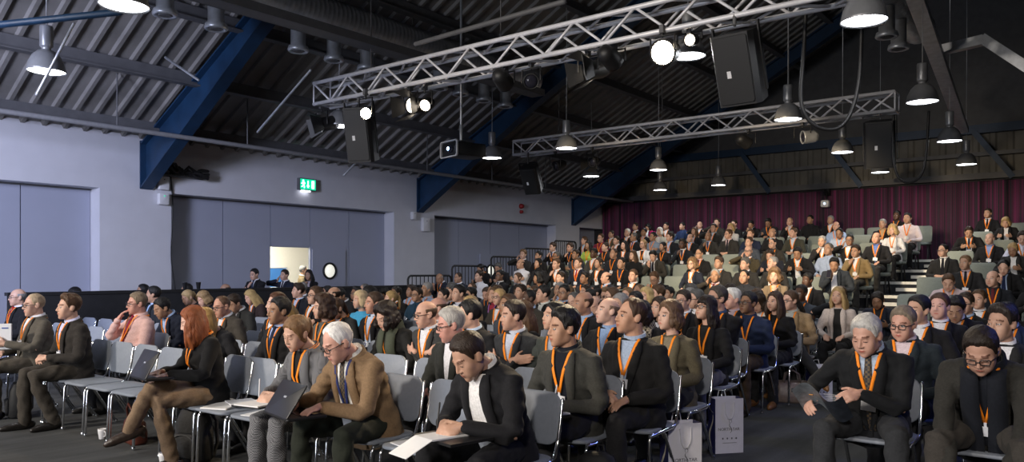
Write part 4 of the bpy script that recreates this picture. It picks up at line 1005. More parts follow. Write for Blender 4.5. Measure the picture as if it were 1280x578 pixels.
hero(356, 1, 'dark-haired man in black suit, blue shirt and navy tie with hands folded', dict(lean=1, yaw=-10, pitch=2, zv=.04, tie=1, L='clasp', R='clasp', lz=.12), dict(skin=OLV, hair=BLACKH, jacket=(.016, .016, .018), shirt=(.38, .45, .70), tie=(.015, .025, .06)), ('short', 2), short='the man with the navy tie')
hero(580, 1, 'grey-haired man with glasses in dark suit looking down, before the balding man', dict(lean=6, fat=.02, yaw=-38, pitch=14, zv=.1, lanyard=0), dict(skin=(.60, .30, .24), hair=(.42, .40, .37), jacket=(.026, .027, .024), shirt=WHITE, glasses=1, lanyard=None), ('short', 3), short='the grey-haired man with glasses')
H_J, b = hero(719, 1, 'dark curly-haired man in grey jacket and black shirt with orange lanyard', dict(lean=7, yaw=-30, pitch=4, top='open', zv=.02, gap=.05, L='clasp', R='clasp', lz=.14), dict(skin=(.46, .26, .17), hair=BLACKH, jacket=(.045, .045, .04), shirt=(.008, .010, .016), trousers=SUIT), ('curly', 0), short='the man in the grey jacket')
hero(795, 1, 'large man with receding brown hair in black suit gazing up left', dict(fat=.03, lean=0, yaw=-34, pitch=-6, zv=.05, L='lap', R='clasp', lz=.16), dict(skin=(.56, .32, .22), hair=(.055, .03, .018), jacket=(.014, .014, .015), shirt=(.36, .45, .62), scale=1.03), ('recede', 1), y=4.72, short='the large man in black')
# third row
hero(232, 2, 'man with thick dark hair bent over reading in a dark suit', dict(lean=22, yaw=-5, pitch=24, L='write', R='write'), dict(skin=OLV, hair=BLACKH, jacket=NAVYS, shirt=LBLUE), ('short', 4), short='the reading man')
hero(297, 2, 'man with glasses and cropped brown hair in brown-grey suit, head lowered', dict(lean=14, yaw=4, pitch=12, lz=.15), dict(skin=(.56, .30, .21), hair=(.11, .06, .035), jacket=(.055, .048, .04), shirt=WHITE, glasses=1), ('shaved', 0), short='the man in the brown-grey suit')
hero(352, 2, 'fair-skinned man with auburn hair in black jacket and white shirt', dict(lean=2, yaw=-18, pitch=0), dict(skin=(.66, .42, .33), hair=(.085, .036, .018), jacket=SUIT, shirt=WHITE), ('short', 5), short='the auburn-haired man')
hero(415, 2, 'woman with brown curls in profile in a grey top', dict(sex='f', lean=6, yaw=-24, pitch=4, top='top'), dict(skin=FAIR, hair=(.055, .028, .016), jacket=(.09, .095, .09)), ('curlyf', 0), short='the curly brown-haired woman')
hero(502, 2, 'woman with dark wavy hair and green scarf looking down', dict(sex='f', lean=10, yaw=-8, pitch=26, top='open', scarf=1, zv=.0, gap=.06), dict(scarf_color=(.07, .08, .055), skin=FAIR, hair=(.02, .013, .01), jacket=(.018, .018, .017), shirt=(.075, .08, .06), blouse=1), ('curlyf', 1), short='the woman with a green scarf')
hero(547, 2, 'bald man with dark-rimmed glasses in grey suit in profile', dict(lean=8, fat=.02, yaw=-26, pitch=10, L='cross', R='cross'), dict(skin=(.62, .36, .26), hair=(.10, .06, .035), jacket=(.05, .05, .05), shirt=WHITE, glasses=1), ('bald', 1), short='the bald man with glasses')
hero(599, 2, 'dark-haired man with blue lanyard and pale blue shirt turned away', dict(lean=6, yaw=-48, pitch=6), dict(skin=FAIR, hair=BLACKH, jacket=SUIT, shirt=(.5, .62, .78), lanyard=(.03, .22, .55)), ('short', 6), short='the man with the blue lanyard')
hero(651, 2, 'man with dark side-parted hair in grey suit frowning left', dict(lean=4, yaw=-34, pitch=4, zv=.1, L='cross', R='cross'), dict(skin=(.55, .32, .23), hair=(.022, .015, .012), jacket=(.032, .034, .038), shirt=(.5, .54, .64), tie=(.02, .02, .03)), ('short', 7), short='the frowning man in grey')
hero(702, 2, 'woman with tied dark hair in grey-green jacket beside the curly-haired man', dict(sex='f', lean=4, yaw=-28, pitch=-4, top='open', zv=.05, gap=.05), dict(skin=FAIR, hair=BLACKH, jacket=(.05, .058, .055), shirt=(.35, .4, .5), blouse=1), ('tied', 0), short='the woman with tied dark hair')
hero(843, 3, 'woman with shoulder-length brown hair in olive jacket with orange lanyard', dict(sex='f', lean=2, yaw=-26, pitch=-2, top='open', zv=-.06, gap=.012, lz=.1, legL='back', legR='back'), dict(skin=(.58, .36, .27), hair=(.12, .07, .04), jacket=(.105, .09, .058), shirt=(.2, .17, .12), blouse=1), ('bob', 0), y=5.6, short='the woman in the olive jacket')
# aisle end of the left block
hero(472, 3, 'man in dark jacket with open pale blue shirt and lanyard, tanned', dict(lean=0, yaw=-22, pitch=2, top='open', zv=.02, gap=.05), dict(skin=(.52, .27, .18), hair=(.06, .035, .02), jacket=SUIT, shirt=(.55, .65, .82)), ('short', 8), short='the tanned man')
hero(763, 3, 'pale bald man with blue collar and lanyard looking up left', dict(fat=.015, lean=-2, yaw=-34, pitch=-8, top='open', zv=.05), dict(skin=(.66, .42, .33), hair=(.2, .13, .09), jacket=SUIT, shirt=(.25, .36, .58)), ('bald', 2), short='the pale bald man')
hero(812, 4, 'dark-haired woman in a patterned scarf looking down', dict(sex='f', lean=8, yaw=-14, pitch=18, top='open', zv=-.04, gap=.07, shirtmat=M['leopard'], scarf=M['leopard'], lanyard=0), dict(scarf_color=(1, 1, 1), skin=FAIR, hair=(.014, .009, .008), jacket=SUIT, shirt=(1, 1, 1), blouse=1, lanyard=None), ('bob', 1), y=6.5, short='the woman in the patterned scarf')
hero(886, 4, 'woman with long dark hair and glasses in black coat, looking up', dict(sex='f', lean=0, yaw=-24, pitch=-12, top='coat', zv=.0, gap=.03, L='lap', R='clasp'), dict(skin=FAIR, hair=(.016, .010, .008), jacket=(.010, .010, .011), shirt=(.02, .02, .02), blouse=1, trousers=(.16, .16, .17), glasses=1), ('fringe', 0), y=6.8, short='the woman with glasses and long dark hair')
hero(899, 5, 'grey-brown-haired man with glasses and arms folded high behind the woman with glasses', dict(lean=-2, yaw=-34, pitch=-2, top='coat', zv=.16, L='cross', R=((-.05, -.26, .88), (.6, -.2, .1), (0, .9, 0), .4)), dict(skin=(.52, .30, .22), hair=(.055, .045, .035), jacket=SUIT, shirt=(.03, .06, .14), glasses=1, scale=1.06), ('short', 9), y=7.55, short='the man with folded arms')
hero(938, 6, 'man with black hair, glasses and navy shirt sitting upright', dict(lean=0, yaw=-20, pitch=-4, top='shirt', L='clasp', R='clasp'), dict(skin=(.27, .145, .085), hair=BLACKH, jacket=(.018, .028, .065), trousers=(.06, .04, .025), glasses=1), ('short', 10), y=8.3, short='the man in the navy shirt')
hero(971, 7, 'woman with long brown hair in black, orange lanyard, near the aisle', dict(sex='f', lean=0, yaw=-18, pitch=0, top='top', L='clasp', R='clasp'), dict(skin=FAIR, hair=(.05, .028, .018), jacket=(.010, .010, .011), shoe=(.20, .09, .03)), ('long', 2), y=8.95, short='the woman with long brown hair')
hero(992, 8, 'man in khaki jacket with glasses and brown hair near the aisle', dict(lean=4, yaw=-30, pitch=4, top='open', zv=.02, gap=.04, legL=((.22, -.46, .58), (.50, -.66, .30), (.5, -.8, -.3))), dict(skin=(.62, .37, .28), hair=(.07, .04, .024), jacket=(.33, .23, .13), shirt=(.4, .42, .4), glasses=1, shoe=(.25, .12, .04)), ('short', 11), y=9.7, short='the man in the khaki jacket')
# right block
H_R, b = hero(1096, 20, 'grey-haired man in dark suit reading a folded programme, right front', dict(fat=.01, lean=14, yaw=-14, pitch=24, zv=.02, tie=1, tiemat=M['tiepat'], L=((-.01, -.37, .75), (-.5, -.85, -.1), (-.6, .3, -.6), .9), R=((.31, -.33, .68), (-.15, -.95, -.3), (-.7, .1, -.6), .9), legL='wide', legR='wide', vox=.005),
     dict(skin=(.58, .33, .25), hair=(.50, .49, .47), jacket=(.011, .012, .014), shirt=(.42, .50, .62), tie=(1, 1, 1), trousers=(.03, .032, .036), scale=1.02), ('short', 12), y=5.35, short='the man reading a programme')
hero(1238, 20, 'man with short dark hair, scarf and glasses bent forward at right edge', dict(lean=26, yaw=-4, pitch=36, top='coat', scarf=1, zv=.02, gap=.03, L='down', R='down', lz=.08, legL='wide', legR='wide', vox=.005), dict(skin=(.52, .30, .22), hair=(.02, .014, .011), jacket=(.030, .029, .026), shirt=(.012, .014, .02), trousers=(.05, .045, .04), glasses=1, scale=1.04), ('short', 13), y=5.35, short='the man bent forward')
hero(1134, 21, 'man with grey-brown hair and glasses in teal-dark suit behind the programme reader', dict(lean=4, yaw=-12, pitch=12, zv=.1), dict(skin=(.60, .33, .25), hair=(.20, .16, .12), jacket=(.02, .028, .036), shirt=(.66, .55, .6), glasses=1), ('short', 14), y=6.2, short='the man in the teal-dark suit')
hero(1256, 21, 'man with dark swept-back hair and white shirt behind the bent man', dict(lean=2, yaw=-26, pitch=2, zv=.1, lanyard=0), dict(skin=(.50, .30, .22), hair=(.022, .016, .013), jacket=(.02, .02, .022), shirt=WHITE, lanyard=None), ('quiff', 1), y=6.2, short='the man with swept-back hair')
# ------------------------------------------------------------------ the rest of the audience: a few builds, copied and dressed one by one
rnd = random.Random(2024)
PROTO = {}
def proto(key, sex, top, **kw):
    B = dict(sex=sex, top=top, vox=.0095, jvox=.015, seed=len(PROTO), lz=.15); B.update(kw)
    b = build_person(B); b['kind'] = top; b['sex'] = sex; PROTO[key] = b
proto('suit_lap', 'm', 'suit', lean=0, yaw=-12, pitch=0, tie=1, zv=.08)
proto('suit_clasp', 'm', 'suit', lean=4, yaw=-22, pitch=2, L='clasp', R='clasp', tie=1, zv=.06)
proto('suit_cross', 'm', 'suit', lean=-4, yaw=-4, pitch=-2, L='cross', R='cross', tie=1, zv=.12)
proto('suit_chin', 'm', 'suit', lean=8, yaw=-10, pitch=4, R='chin', tie=1, zv=.06)
proto('suit_read', 'm', 'open', lean=12, yaw=4, pitch=26, L='hold', R='hold', tie=1, zv=.0, gap=.05)
proto('suit_turn', 'm', 'open', lean=2, yaw=-34, pitch=2, twist=-8, tie=1, zv=.02, gap=.05)
proto('suit_phone', 'm', 'open', lean=8, yaw=2, pitch=24, R='phone', tie=1, zv=.0, gap=.045)
proto('suit_temple', 'm', 'suit', lean=-2, yaw=8, pitch=0, R='temple', tie=1, zv=.08)
proto('shirt_lap', 'm', 'shirt', lean=0, yaw=-8, pitch=0)
proto('shirt_cross', 'm', 'shirt', lean=-3, yaw=-16, pitch=-2, L='cross', R='cross')
proto('shirt_read', 'm', 'shirt', lean=12, yaw=6, pitch=24, L='write', R='hold')
proto('fem_lap', 'f', 'open', lean=2, yaw=-10, pitch=0, zv=.04, gap=.05)
proto('fem_clasp', 'f', 'open', lean=2, yaw=-26, pitch=2, L='clasp', R='clasp', zv=.04, gap=.045)
proto('fem_chin', 'f', 'open', lean=6, yaw=0, pitch=4, L='chin', zv=.04, gap=.04)
proto('fem_read', 'f', 'open', lean=12, yaw=-4, pitch=26, L='hold', R='hold', zv=.02, gap=.045)
proto('fem_top', 'f', 'top', lean=2, yaw=-16, pitch=2)
def stand_spec(a): return ((a[0][0], a[0][1], a[0][2] + .42),) + a[1:]
for key, sex, kw in (('stand_chin', 'm', dict(R='chin', L=stand_spec(ARMS['cross']), pitch=10)), ('stand_phone', 'm', dict(R='temple', L=stand_spec(ARMS['clasp']), pitch=2)),
                     ('stand_fem', 'f', dict(R='chin', L=stand_spec(ARMS['cross']), pitch=8)), ('stand_walk', 'm', dict(R='side', L='side', pitch=0))):
    if key == 'stand_walk': kw['R'] = kw['L'] = ((.25, -.03, .86), (0, -.2, -1), (-1, 0, 0), .5)
    proto(key, sex, 'suit' if sex == 'm' else 'open', hz=.95, stand=True, lean=0, slump=.02, yaw=-10, zv=.08, gap=.05, tie=1, lanyard=0, **kw)
HM = {}
for st, sx, n in (('short', 'm', 4), ('quiff', 'm', 2), ('recede', 'm', 2), ('bald', 'm', 2), ('shaved', 'm', 1), ('thin', 'm', 1), ('curly', 'm', 2), ('long', 'f', 3), ('bob', 'f', 2), ('tied', 'f', 2), ('fringe', 'f', 1), ('curlyf', 'f', 1), ('scarf', 'f', 1)):
    for i in range(n):
        me = hair_mesh(st, sx == 'f', (0, .12, -1), i, .010); me.materials.append(M['hair'] if st != 'scarf' else M['cloth']); HM.setdefault(st, []).append(me)
# ways to name what one sees
def tone(c):
    r, g_, b_ = c; l = (r + g_ + b_) / 3
    if l > .5: return 'white' if max(c) - min(c) < .16 else ('pink' if r > b_ * 1.1 else 'pale blue')
    if l < .024: return 'navy' if b_ > 1.5 * r else 'black'
    if b_ > 1.35 * r: return 'blue' if l > .12 else 'dark blue'
    if r > 2.2 * g_: return 'magenta' if b_ > g_ * 1.3 and l > .12 else 'maroon'
    if r > 1.25 * b_: return 'tan' if l > .12 else 'brown'
    return 'light grey' if l > .2 else 'grey' if l > .07 else 'charcoal'
def hairname(st, c):
    if st == 'bald': return 'bald'
    l = sum(c) / 3
    n = 'white-haired' if l > .5 else 'grey-haired' if (l > .15 and max(c) - min(c) < .06) else 'blonde' if l > .2 else 'fair-haired' if l > .09 else 'brown-haired' if l > .03 else 'dark-haired'
    return n
def crowd(x, y, z, key, st, hc, jk, sh, skin, where, group, lan=ORANGE, tie=None, glasses=0, rz=0, sc=1., extra='', lab=None, name='person'):
    B = PROTO[key]; sexw = 'woman' if B['sex'] == 'f' else 'man'
    A = dict(skin=skin, hair=hc, jacket=jk, shirt=sh, tie=tie, lanyard=lan, glasses=glasses, blouse=B['sex'] == 'f', trousers=(.015, .015, .017) if rnd.random() < .75 else (.05, .048, .045), scale=sc, scarf=st == 'scarf')
    hm = HM[st][rnd.randrange(len(HM[st]))] if st else None
    if lab is None:
        gar = {'suit': 'suit', 'open': 'jacket', 'coat': 'coat', 'shirt': 'shirt', 'top': 'top'}[B['kind']]
        hn = hairname(st, hc) if st != 'scarf' else 'headscarfed'
        lab = '%s %s in %s %s%s, %s' % (hn, sexw, tone(jk), gar, extra, where)
    return assemble(B, hm, A, (x, y, z), R(rz), lab, group)
DK = [(.010, .010, .011), (.013, .013, .015), (.012, .013, .018), (.016, .02, .034), (.022, .022, .023), (.030, .029, .028), (.04, .036, .03), (.010, .010, .011), (.013, .015, .02)]
SHC = [(.72, .72, .76), (.66, .68, .74), (.36, .46, .66), (.75, .74, .72), (.45, .52, .66), (.55, .42, .45), (.03, .03, .035)]
SK = [FAIR, FAIR, (.56, .33, .24), (.62, .39, .29), MID, OLV, MID, (.26, .14, .085), DRK]
HC = HC
HCOL = [BLACKH, DBR, DBR, BRN, BLACKH, BRN, (.05, .03, .02), GRY, LBR, DGR]
def rand_person():
    r = rnd.random()
    if r < .80:
        key = rnd.choice(['suit_lap', 'suit_lap', 'suit_clasp', 'suit_clasp', 'suit_cross', 'suit_chin', 'suit_read', 'suit_turn', 'suit_turn', 'suit_phone', 'suit_temple', 'shirt_lap', 'shirt_cross', 'shirt_read'])
        st = rnd.choice(['short'] * 6 + ['quiff', 'quiff', 'recede', 'recede', 'bald', 'shaved', 'thin', 'curly'])
        jk = rnd.choice(DK) if key.startswith('suit') else rnd.choice([(.62, .63, .68), (.36, .44, .6), (.02, .022, .03), (.05, .06, .08), (.5, .4, .42)])
    else:
        key = rnd.choice(['fem_lap', 'fem_clasp', 'fem_chin', 'fem_read', 'fem_top', 'fem_lap'])
        st = rnd.choice(['long', 'long', 'bob', 'tied', 'tied', 'fringe', 'curlyf']); jk = rnd.choice(DK + [(.2, .15, .1), (.15, .15, .15)])
    hc = rnd.choice(HCOL) if key[0] != 'f' else rnd.choice([BLACKH, DBR, BRN, BRN, LBR, BLO, DBR])
    sk = rnd.choice(SK)
    if sum(sk) < .6: hc = rnd.choice([BLACKH, BLACKH, (.014, .011, .009)])
    tie = rnd.choice([None, None, (.02, .03, .08), (.015, .015, .02), (.12, .02, .025)])
    return dict(key=key, st=st, hc=hc, jk=jk, sh=rnd.choice(SHC), skin=sk, lan=ORANGE if rnd.random() < .82 else None, tie=tie, glasses=int(rnd.random() < .22))
SM, FP = 'm', 'f'
# seen people of the flat rows: (px, row, build, hair, hair colour, jacket, shirt, skin, options)
FLOOR = [
 (112, 3, 'suit_read', 'short', BLACKH, SUIT, LBLUE, OLV, {}), (196, 3, 'suit_turn', 'short', BLACKH, (.02, .024, .03), LBLUE, MID, dict(lan=None)), (180, 4, 'suit_lap', 'short', BLACKH, SUIT, WHITE, OLV, {}),
 (62, 3, 'suit_lap', 'curly', BLACKH, SUIT, WHITE, DRK, dict(lan=None)),
 (309, 3, 'suit_read', 'short', DBR, (.03, .032, .033), WHITE, MID, dict(lan=None)), (371, 3, 'fem_read', 'long', (.45, .27, .09), SUIT, WHITE, FAIR, dict(lan=None)), (443, 3, 'fem_read', 'tied', BRN, (.03, .03, .03), WHITE, FAIR, {}),
 (552, 3, 'suit_turn', 'bald', BRN, SUIT, WHITE, (.52, .28, .21), {}), (661, 3, 'fem_clasp', 'long', (.09, .045, .02), (.010, .010, .011), WHITE, FAIR, dict(lan=None, rz=-25)),
 (250, 4, 'fem_read', 'tied', (.42, .30, .15), SUIT, WHITE, FAIR, dict(lan=None)), (271, 4, 'fem_read', 'bob', (.30, .2, .1), SUIT, WHITE, FAIR, dict(lan=None)), (393, 4, 'suit_cross', 'short', BRN, (.013, .014, .017), WHITE, FAIR, dict(glasses=1)),
 (454, 4, 'fem_top', 'bob', (.60, .45, .26), (.06, .32, .55), WHITE, FAIR, dict(lan=None)), (736, 4, 'suit_turn', 'bald', BRN, SUIT, LBLUE, (.42, .23, .15), {}),
 (328, 5, 'fem_read', 'long', (.40, .28, .12), (.03, .02, .02), WHITE, FAIR, {}), (423, 5, 'suit_turn', 'bald', DBR, SUIT, WHITE, MID, {}), (493, 5, 'fem_clasp', 'tied', (.36, .24, .1), SUIT, WHITE, FAIR, {}), (828, 5, 'fem_lap', 'long', DBR, SUIT, WHITE, FAIR, dict(lan=None)),
 (402, 6, 'suit_clasp', 'short', (.12, .05, .025), SUIT, WHITE, FAIR, dict(glasses=1)), (438, 6, 'suit_read', 'short', BLACKH, SUIT, WHITE, OLV, {}), (575, 6, 'suit_lap', 'short', BLACKH, SUIT, (.6, .62, .7), FAIR, dict(lan=None)), (797, 6, 'suit_lap', 'short', BLACKH, SUIT, WHITE, MID, dict(glasses=1)),
 (381, 7, 'suit_lap', 'shaved', GRY, (.08, .08, .085), WHITE, MID, dict(lan=None)), (412, 7, 'suit_turn', 'short', BLACKH, SUIT, WHITE, OLV, {}), (523, 7, 'shirt_lap', 'short', DBR, (.02, .05, .085), WHITE, MID, dict(lan=None, glasses=1)), (620, 7, 'suit_lap', 'short', (.10, .06, .03), SUIT, (.3, .03, .05), FAIR, dict(lan=(.35, .14, .45))),
 (811, 7, 'fem_lap', 'bob', (.50, .36, .16), SUIT, WHITE, FAIR, {}), (920, 7, 'suit_turn', 'quiff', (.70, .68, .64), SUIT, (.5, .4, .45), (.64, .36, .28), {}), (683, 7, 'suit_turn', 'short', BLACKH, (.012, .012, .013), (.66, .67, .62), FAIR, dict(lan=None)),
 (956, 8, 'fem_read', 'curlyf', DBR, (.65, .62, .58), WHITE, FAIR, {}), (653, 8, 'suit_lap', 'short', DBR, SUIT, WHITE, FAIR, dict(lan=None)), (739, 8, 'suit_lap', 'short', BLACKH, SUIT, WHITE, FAIR, dict(tie=(.01, .01, .01))),
 (1006, 8, 'fem_read', 'tied', (.40, .27, .12), (.09, .09, .075), WHITE, DRK, {}), (1049, 9, 'fem_lap', 'long', (.40, .27, .12), (.60, .52, .48), (.02, .02, .02), FAIR, dict(lan=None)), (875, 7, 'suit_turn', 'short', DGR, SUIT, WHITE, FAIR, dict(glasses=1)),
 (857, 6, 'suit_lap', 'short', DBR, SUIT, WHITE, FAIR, dict(glasses=1)), (866, 8, 'suit_clasp', 'short', GRY, SUIT, WHITE, (.6, .34, .26), {}),
]
ROWS = {}      # every seat: row -> list of [x, y, z, kind of seat, who]
for k in range(11): ROWS[k] = []
for k, L_ in SEATS.items():
    kk = k
    for x, who, Y, rz in L_: ROWS.setdefault(kk, []).append([x, Y, 0, 'hero', who, math.degrees(rz)])
for x in (-7.68, -7.2, -6.73, -6.3, -5.38, -4.9, -3.29): ROWS[0].append([x, RY(0), 0, 'empty', None])
def free(k, x, gap=.46): return all(abs(x - s[0]) > gap for s in ROWS[k])
for px, k, key, st, hc, jk, sh, sk, op in FLOOR:
    x = on_y(px, RY(k)).x
    for dx in (0, .06, -.06, .12, -.12, .18, -.18, .25, -.25):
        if free(k, x + dx, .44): x += dx; break
    else: continue
    ROWS[k].append([x, RY(k), 0, 'crowd', dict(key=key, st=st, hc=hc, jk=jk, sh=sh, skin=sk, **op)])
for k in range(0, 11):
    x = -2.55 - (0, .04, .02, .05, 0, .06, .03, 0, .05, .02, .04)[k]
    hx = [q[0] for q in ROWS[k] if q[3] == 'hero' and q[0] > -3.7]
    if k >= 2 and hx: x = max(hx) - .5
    while x > (-12.2 if k > 0 else -9.3):
        if free(k, x, .47):
            if k < 3: occ = 0
            elif k < 5: occ = .30 if x > -7 else 0
            elif k < 7: occ = .66 if x > -8 else .15
            else: occ = .9 if x > -9 else .72
            if x > -2.95 and k in (8, 9): occ = 0
            if rnd.random() < occ: ROWS[k].append([x, RY(k), 0, 'crowd', rand_person()])
            else: ROWS[k].append([x, RY(k), 0, 'empty', None])
            x -= .535
        else: x -= .045
# right block behind the four in front
for px, Y, key, st, hc, jk, sh, sk, op in [(1152, 7.4, 'suit_turn', 'short', BLACKH, SUIT, WHITE, FAIR, {}), (1176, 8.3, 'suit_lap', 'short', (.06, .03, .02), SUIT, WHITE, (.62, .36, .3), {}), (1199, 9.1, 'suit_read', 'curly', BLACKH, SUIT, WHITE, MID, {}),
     (1266, 8.3, 'suit_read', 'short', BLACKH, (.02, .03, .07), LBLUE, OLV, {}), (1212, 10.0, 'suit_chin', 'short', DBR, SUIT, LBLUE, FAIR, dict(glasses=1, rz=-8)), (1225, 11.3, 'suit_lap', 'short', BRN, SUIT, WHITE, FAIR, {}), (1264, 10.2, 'suit_read', 'bald', DBR, SUIT, WHITE, MID, {})]:
    ROWS.setdefault(22 + int(Y), []).append([on_y(px, Y).x, Y, 0, 'crowd', dict(key=key, st=st, hc=hc, jk=jk, sh=sh, skin=sk, **op)])
# the raised rows
TIER = [  # (px, tier, ...)
 (797, 3, 'fem_lap', 'tied', (.30, .19, .09), (.72, .72, .74), (.02, .02, .02), FAIR, dict(glasses=1)), (832, 5, 'fem_lap', 'bob', (.82, .80, .76), (.62, .60, .52), WHITE, FAIR, dict(lan=None)), (824, 6, 'fem_read', 'bob', BLACKH, (.42, .02, .12), (.3, .02, .1), MID, dict(lan=None)),
 (1050, 5, 'shirt_lap', 'bald', DBR, (.36, .48, .72), WHITE, (.58, .33, .24), {}), (1160, 5, 'shirt_lap', 'short', BLACKH, (.66, .58, .62), WHITE, MID, dict(sc=1.08)), (1114, 5, 'suit_lap', 'short', GRY, SUIT, (.5, .35, .2), MID, {}),
 (1121, 4, 'fem_lap', 'curlyf', BLO, (.66, .66, .68), WHITE, FAIR, {}), (1068, 0, 'suit_clasp', 'short', BLACKH, SUIT, WHITE, DRK, {}), (1102, 1, 'suit_phone', 'short', BLACKH, (.03, .036, .045), WHITE, OLV, dict(lan=None)), (1120, 2, 'suit_chin', 'quiff', DBR, (.24, .17, .08), WHITE, MID, {}),
 (1131, 3, 'suit_lap', 'bald', DBR, SUIT, (.1, .16, .4), (.56, .3, .2), {}), (906, 5, 'fem_chin', 'bob', BLO, (.68, .68, .70), WHITE, FAIR, {}), (919, 6, 'suit_lap', 'short', DBR, SUIT, WHITE, FAIR, dict(lan=(.75, .42, .02))), (860, 6, 'suit_turn', 'short', BLACKH, (.02, .04, .11), (.03, .05, .13), FAIR, dict(lan=None)),
 (881, 6, 'suit_temple', 'bald', DBR, SUIT, WHITE, FAIR, {}), (926, 4, 'suit_lap', 'short', BRN, (.016, .022, .05), WHITE, FAIR, {}), (962, 4, 'suit_lap', 'bald', DBR, SUIT, WHITE, MID, {}), (930, 2, 'suit_temple', 'bald', BRN, (.06, .05, .03), WHITE, FAIR, dict(glasses=1)),
 (958, 2, 'suit_read', 'short', DBR, (.018, .02, .03), (.45, .42, .66), FAIR, {}), (985, 2, 'suit_read', 'short', BLACKH, SUIT, (.6, .66, .75), OLV, {}), (1008, 4, 'suit_clasp', 'short', BRN, (.05, .05, .038), (.5, .6, .75), FAIR, {}), (1030, 3, 'suit_chin', 'short', GRY, SUIT, WHITE, MID, {}),
 (666, 2, 'suit_lap', 'short', BLACKH, SUIT, LBLUE, MID, {}), (700, 4, 'suit_turn', 'short', BRN, SUIT, (.4, .55, .7), FAIR, {}), (739, 4, 'shirt_lap', 'short', BRN, (.2, .02, .045), WHITE, FAIR, dict(glasses=1)), (755, 5, 'suit_lap', 'short', DBR, (.10, .09, .06), WHITE, MID, {}), (790, 5, 'suit_lap', 'short', (.55, .52, .46), SUIT, WHITE, FAIR, {}),
 (750, 2, 'suit_lap', 'short', BLACKH, (.07, .07, .065), WHITE, DRK, {}), (775, 4, 'suit_chin', 'curly', DBR, SUIT, WHITE, FAIR, {}), (808, 4, 'shirt_cross', 'short', BLACKH, (.2, .25, .32), WHITE, OLV, dict(glasses=1)), (838, 4, 'suit_turn', 'short', DBR, (.014, .016, .02), LBLUE, FAIR, {}), (860, 4, 'suit_lap', 'bald', BRN, SUIT, LBLUE, FAIR, {}),
 (720, 1, 'suit_lap', 'short', BRN, NAVYS, WHITE, FAIR, dict(tie=(.3, .02, .03))), (640, 1, 'suit_read', 'short', DGR, SUIT, WHITE, MID, {}), (778, 3, 'fem_lap', 'long', BLACKH, (.02, .02, .022), WHITE, FAIR, {}), (690, 1, 'suit_photo' if False else 'suit_chin', 'short', BRN, SUIT, WHITE, FAIR, {}), (676, 1, 'fem_lap', 'scarf', (.010, .010, .011), SUIT, SUIT, MID, dict(lan=None)),
 (745, 3, 'fem_top', 'long', BLACKH, (.35, .5, .10), WHITE, OLV, {}), (950, 6, 'suit_phone', 'short', BLACKH, SUIT, LBLUE, OLV, dict(lan=None)), (768, 6, 'suit_lap', 'short', DBR, (.02, .018, .016), WHITE, MID, {}), (802, 6, 'suit_clasp', 'short', BLACKH, (.03, .03, .028), WHITE, MID, {}), (983, 6, 'suit_chin', 'shaved', (.3, .2, .1), SUIT, WHITE, FAIR, {}),
 (1035, 6, 'suit_lap', 'short', GRY, SUIT, WHITE, MID, {}), (1010, 6, 'suit_lap', 'short', BLACKH, SUIT, SUIT, OLV, dict(lan=None)),
]
tseat = [SX0 - .30 - .545 * i for i in range(16)]
rseat = [SX1 + .29 + .545 * i for i in range(4)]
for k in range(TN):
    Y = tier_y(k) + .12; L_ = ROWS[40 + k] = []
    for x in tseat: L_.append([x, Y, tier_z(k), 'none', None])
    for px, kk, key, st, hc, jk, sh, sk, op in TIER:
        if kk == k:
            xx = on_y(px, Y).x; s = min((s for s in L_ if s[3] == 'none'), key=lambda s: abs(s[0] - xx)); s[3] = 'crowd'; s[4] = dict(key=key, st=st, hc=hc, jk=jk, sh=sh, skin=sk, **op)
    for s in L_:
        if s[3] == 'none':
            px = None; right = s[0] > -8.0
            occ = (.92 if not right else .78) if k < 2 else (.85 if not right else .58) if k < 6 else (.55 if not right else .15)
            if rnd.random() < occ: s[3] = 'crowd'; s[4] = rand_person()
            else: s[3] = 'empty'
    Rr = ROWS[60 + k] = []
    for i, x in enumerate(rseat): 
        if x / Y < -.062: Rr.append([x, Y, tier_z(k), 'empty' if (i == 0 and k in (6,)) or rnd.random() < .3 else 'crowd', None])
    for s in Rr:
        if s[3] == 'crowd': s[4] = rand_person()
def setr(k, i, st_, d): 
    if len(ROWS[60 + k]) > i: ROWS[60 + k][i][3] = st_; ROWS[60 + k][i][4] = d
setr(6, 0, 'crowd', dict(key='suit_lap', st='short', hc=DBR, jk=SUIT, sh=WHITE, skin=MID, tie=(.02, .012, .012))); setr(5, 1, 'crowd', dict(key='fem_read', st='bob', hc=BLO, jk=SUIT, sh=WHITE, skin=FAIR, lan=None))
setr(4, 0, 'crowd', dict(key='suit_read', st='short', hc=DBR, jk=SUIT, sh=WHITE, skin=MID, tie=(.02, .03, .06))); setr(3, 1, 'crowd', dict(key='suit_lap', st='bald', hc=BRN, jk=SUIT, sh=(.25, .33, .6), skin=FAIR)); setr(5, 0, 'empty', None); setr(3, 0, 'empty', None)
setr(3, 2, 'crowd', dict(key='shirt_read', st='short', hc=DBR, jk=(.60, .62, .74), sh=WHITE, skin=FAIR))
for k in ROWS:
    q = sorted(v[0] for v in ROWS[k] if v[3] != 'empty')
    for a, b in zip(q, q[1:]):
        if b - a < .43: print('CLOSE', k, round(a, 2), round(b, 2))
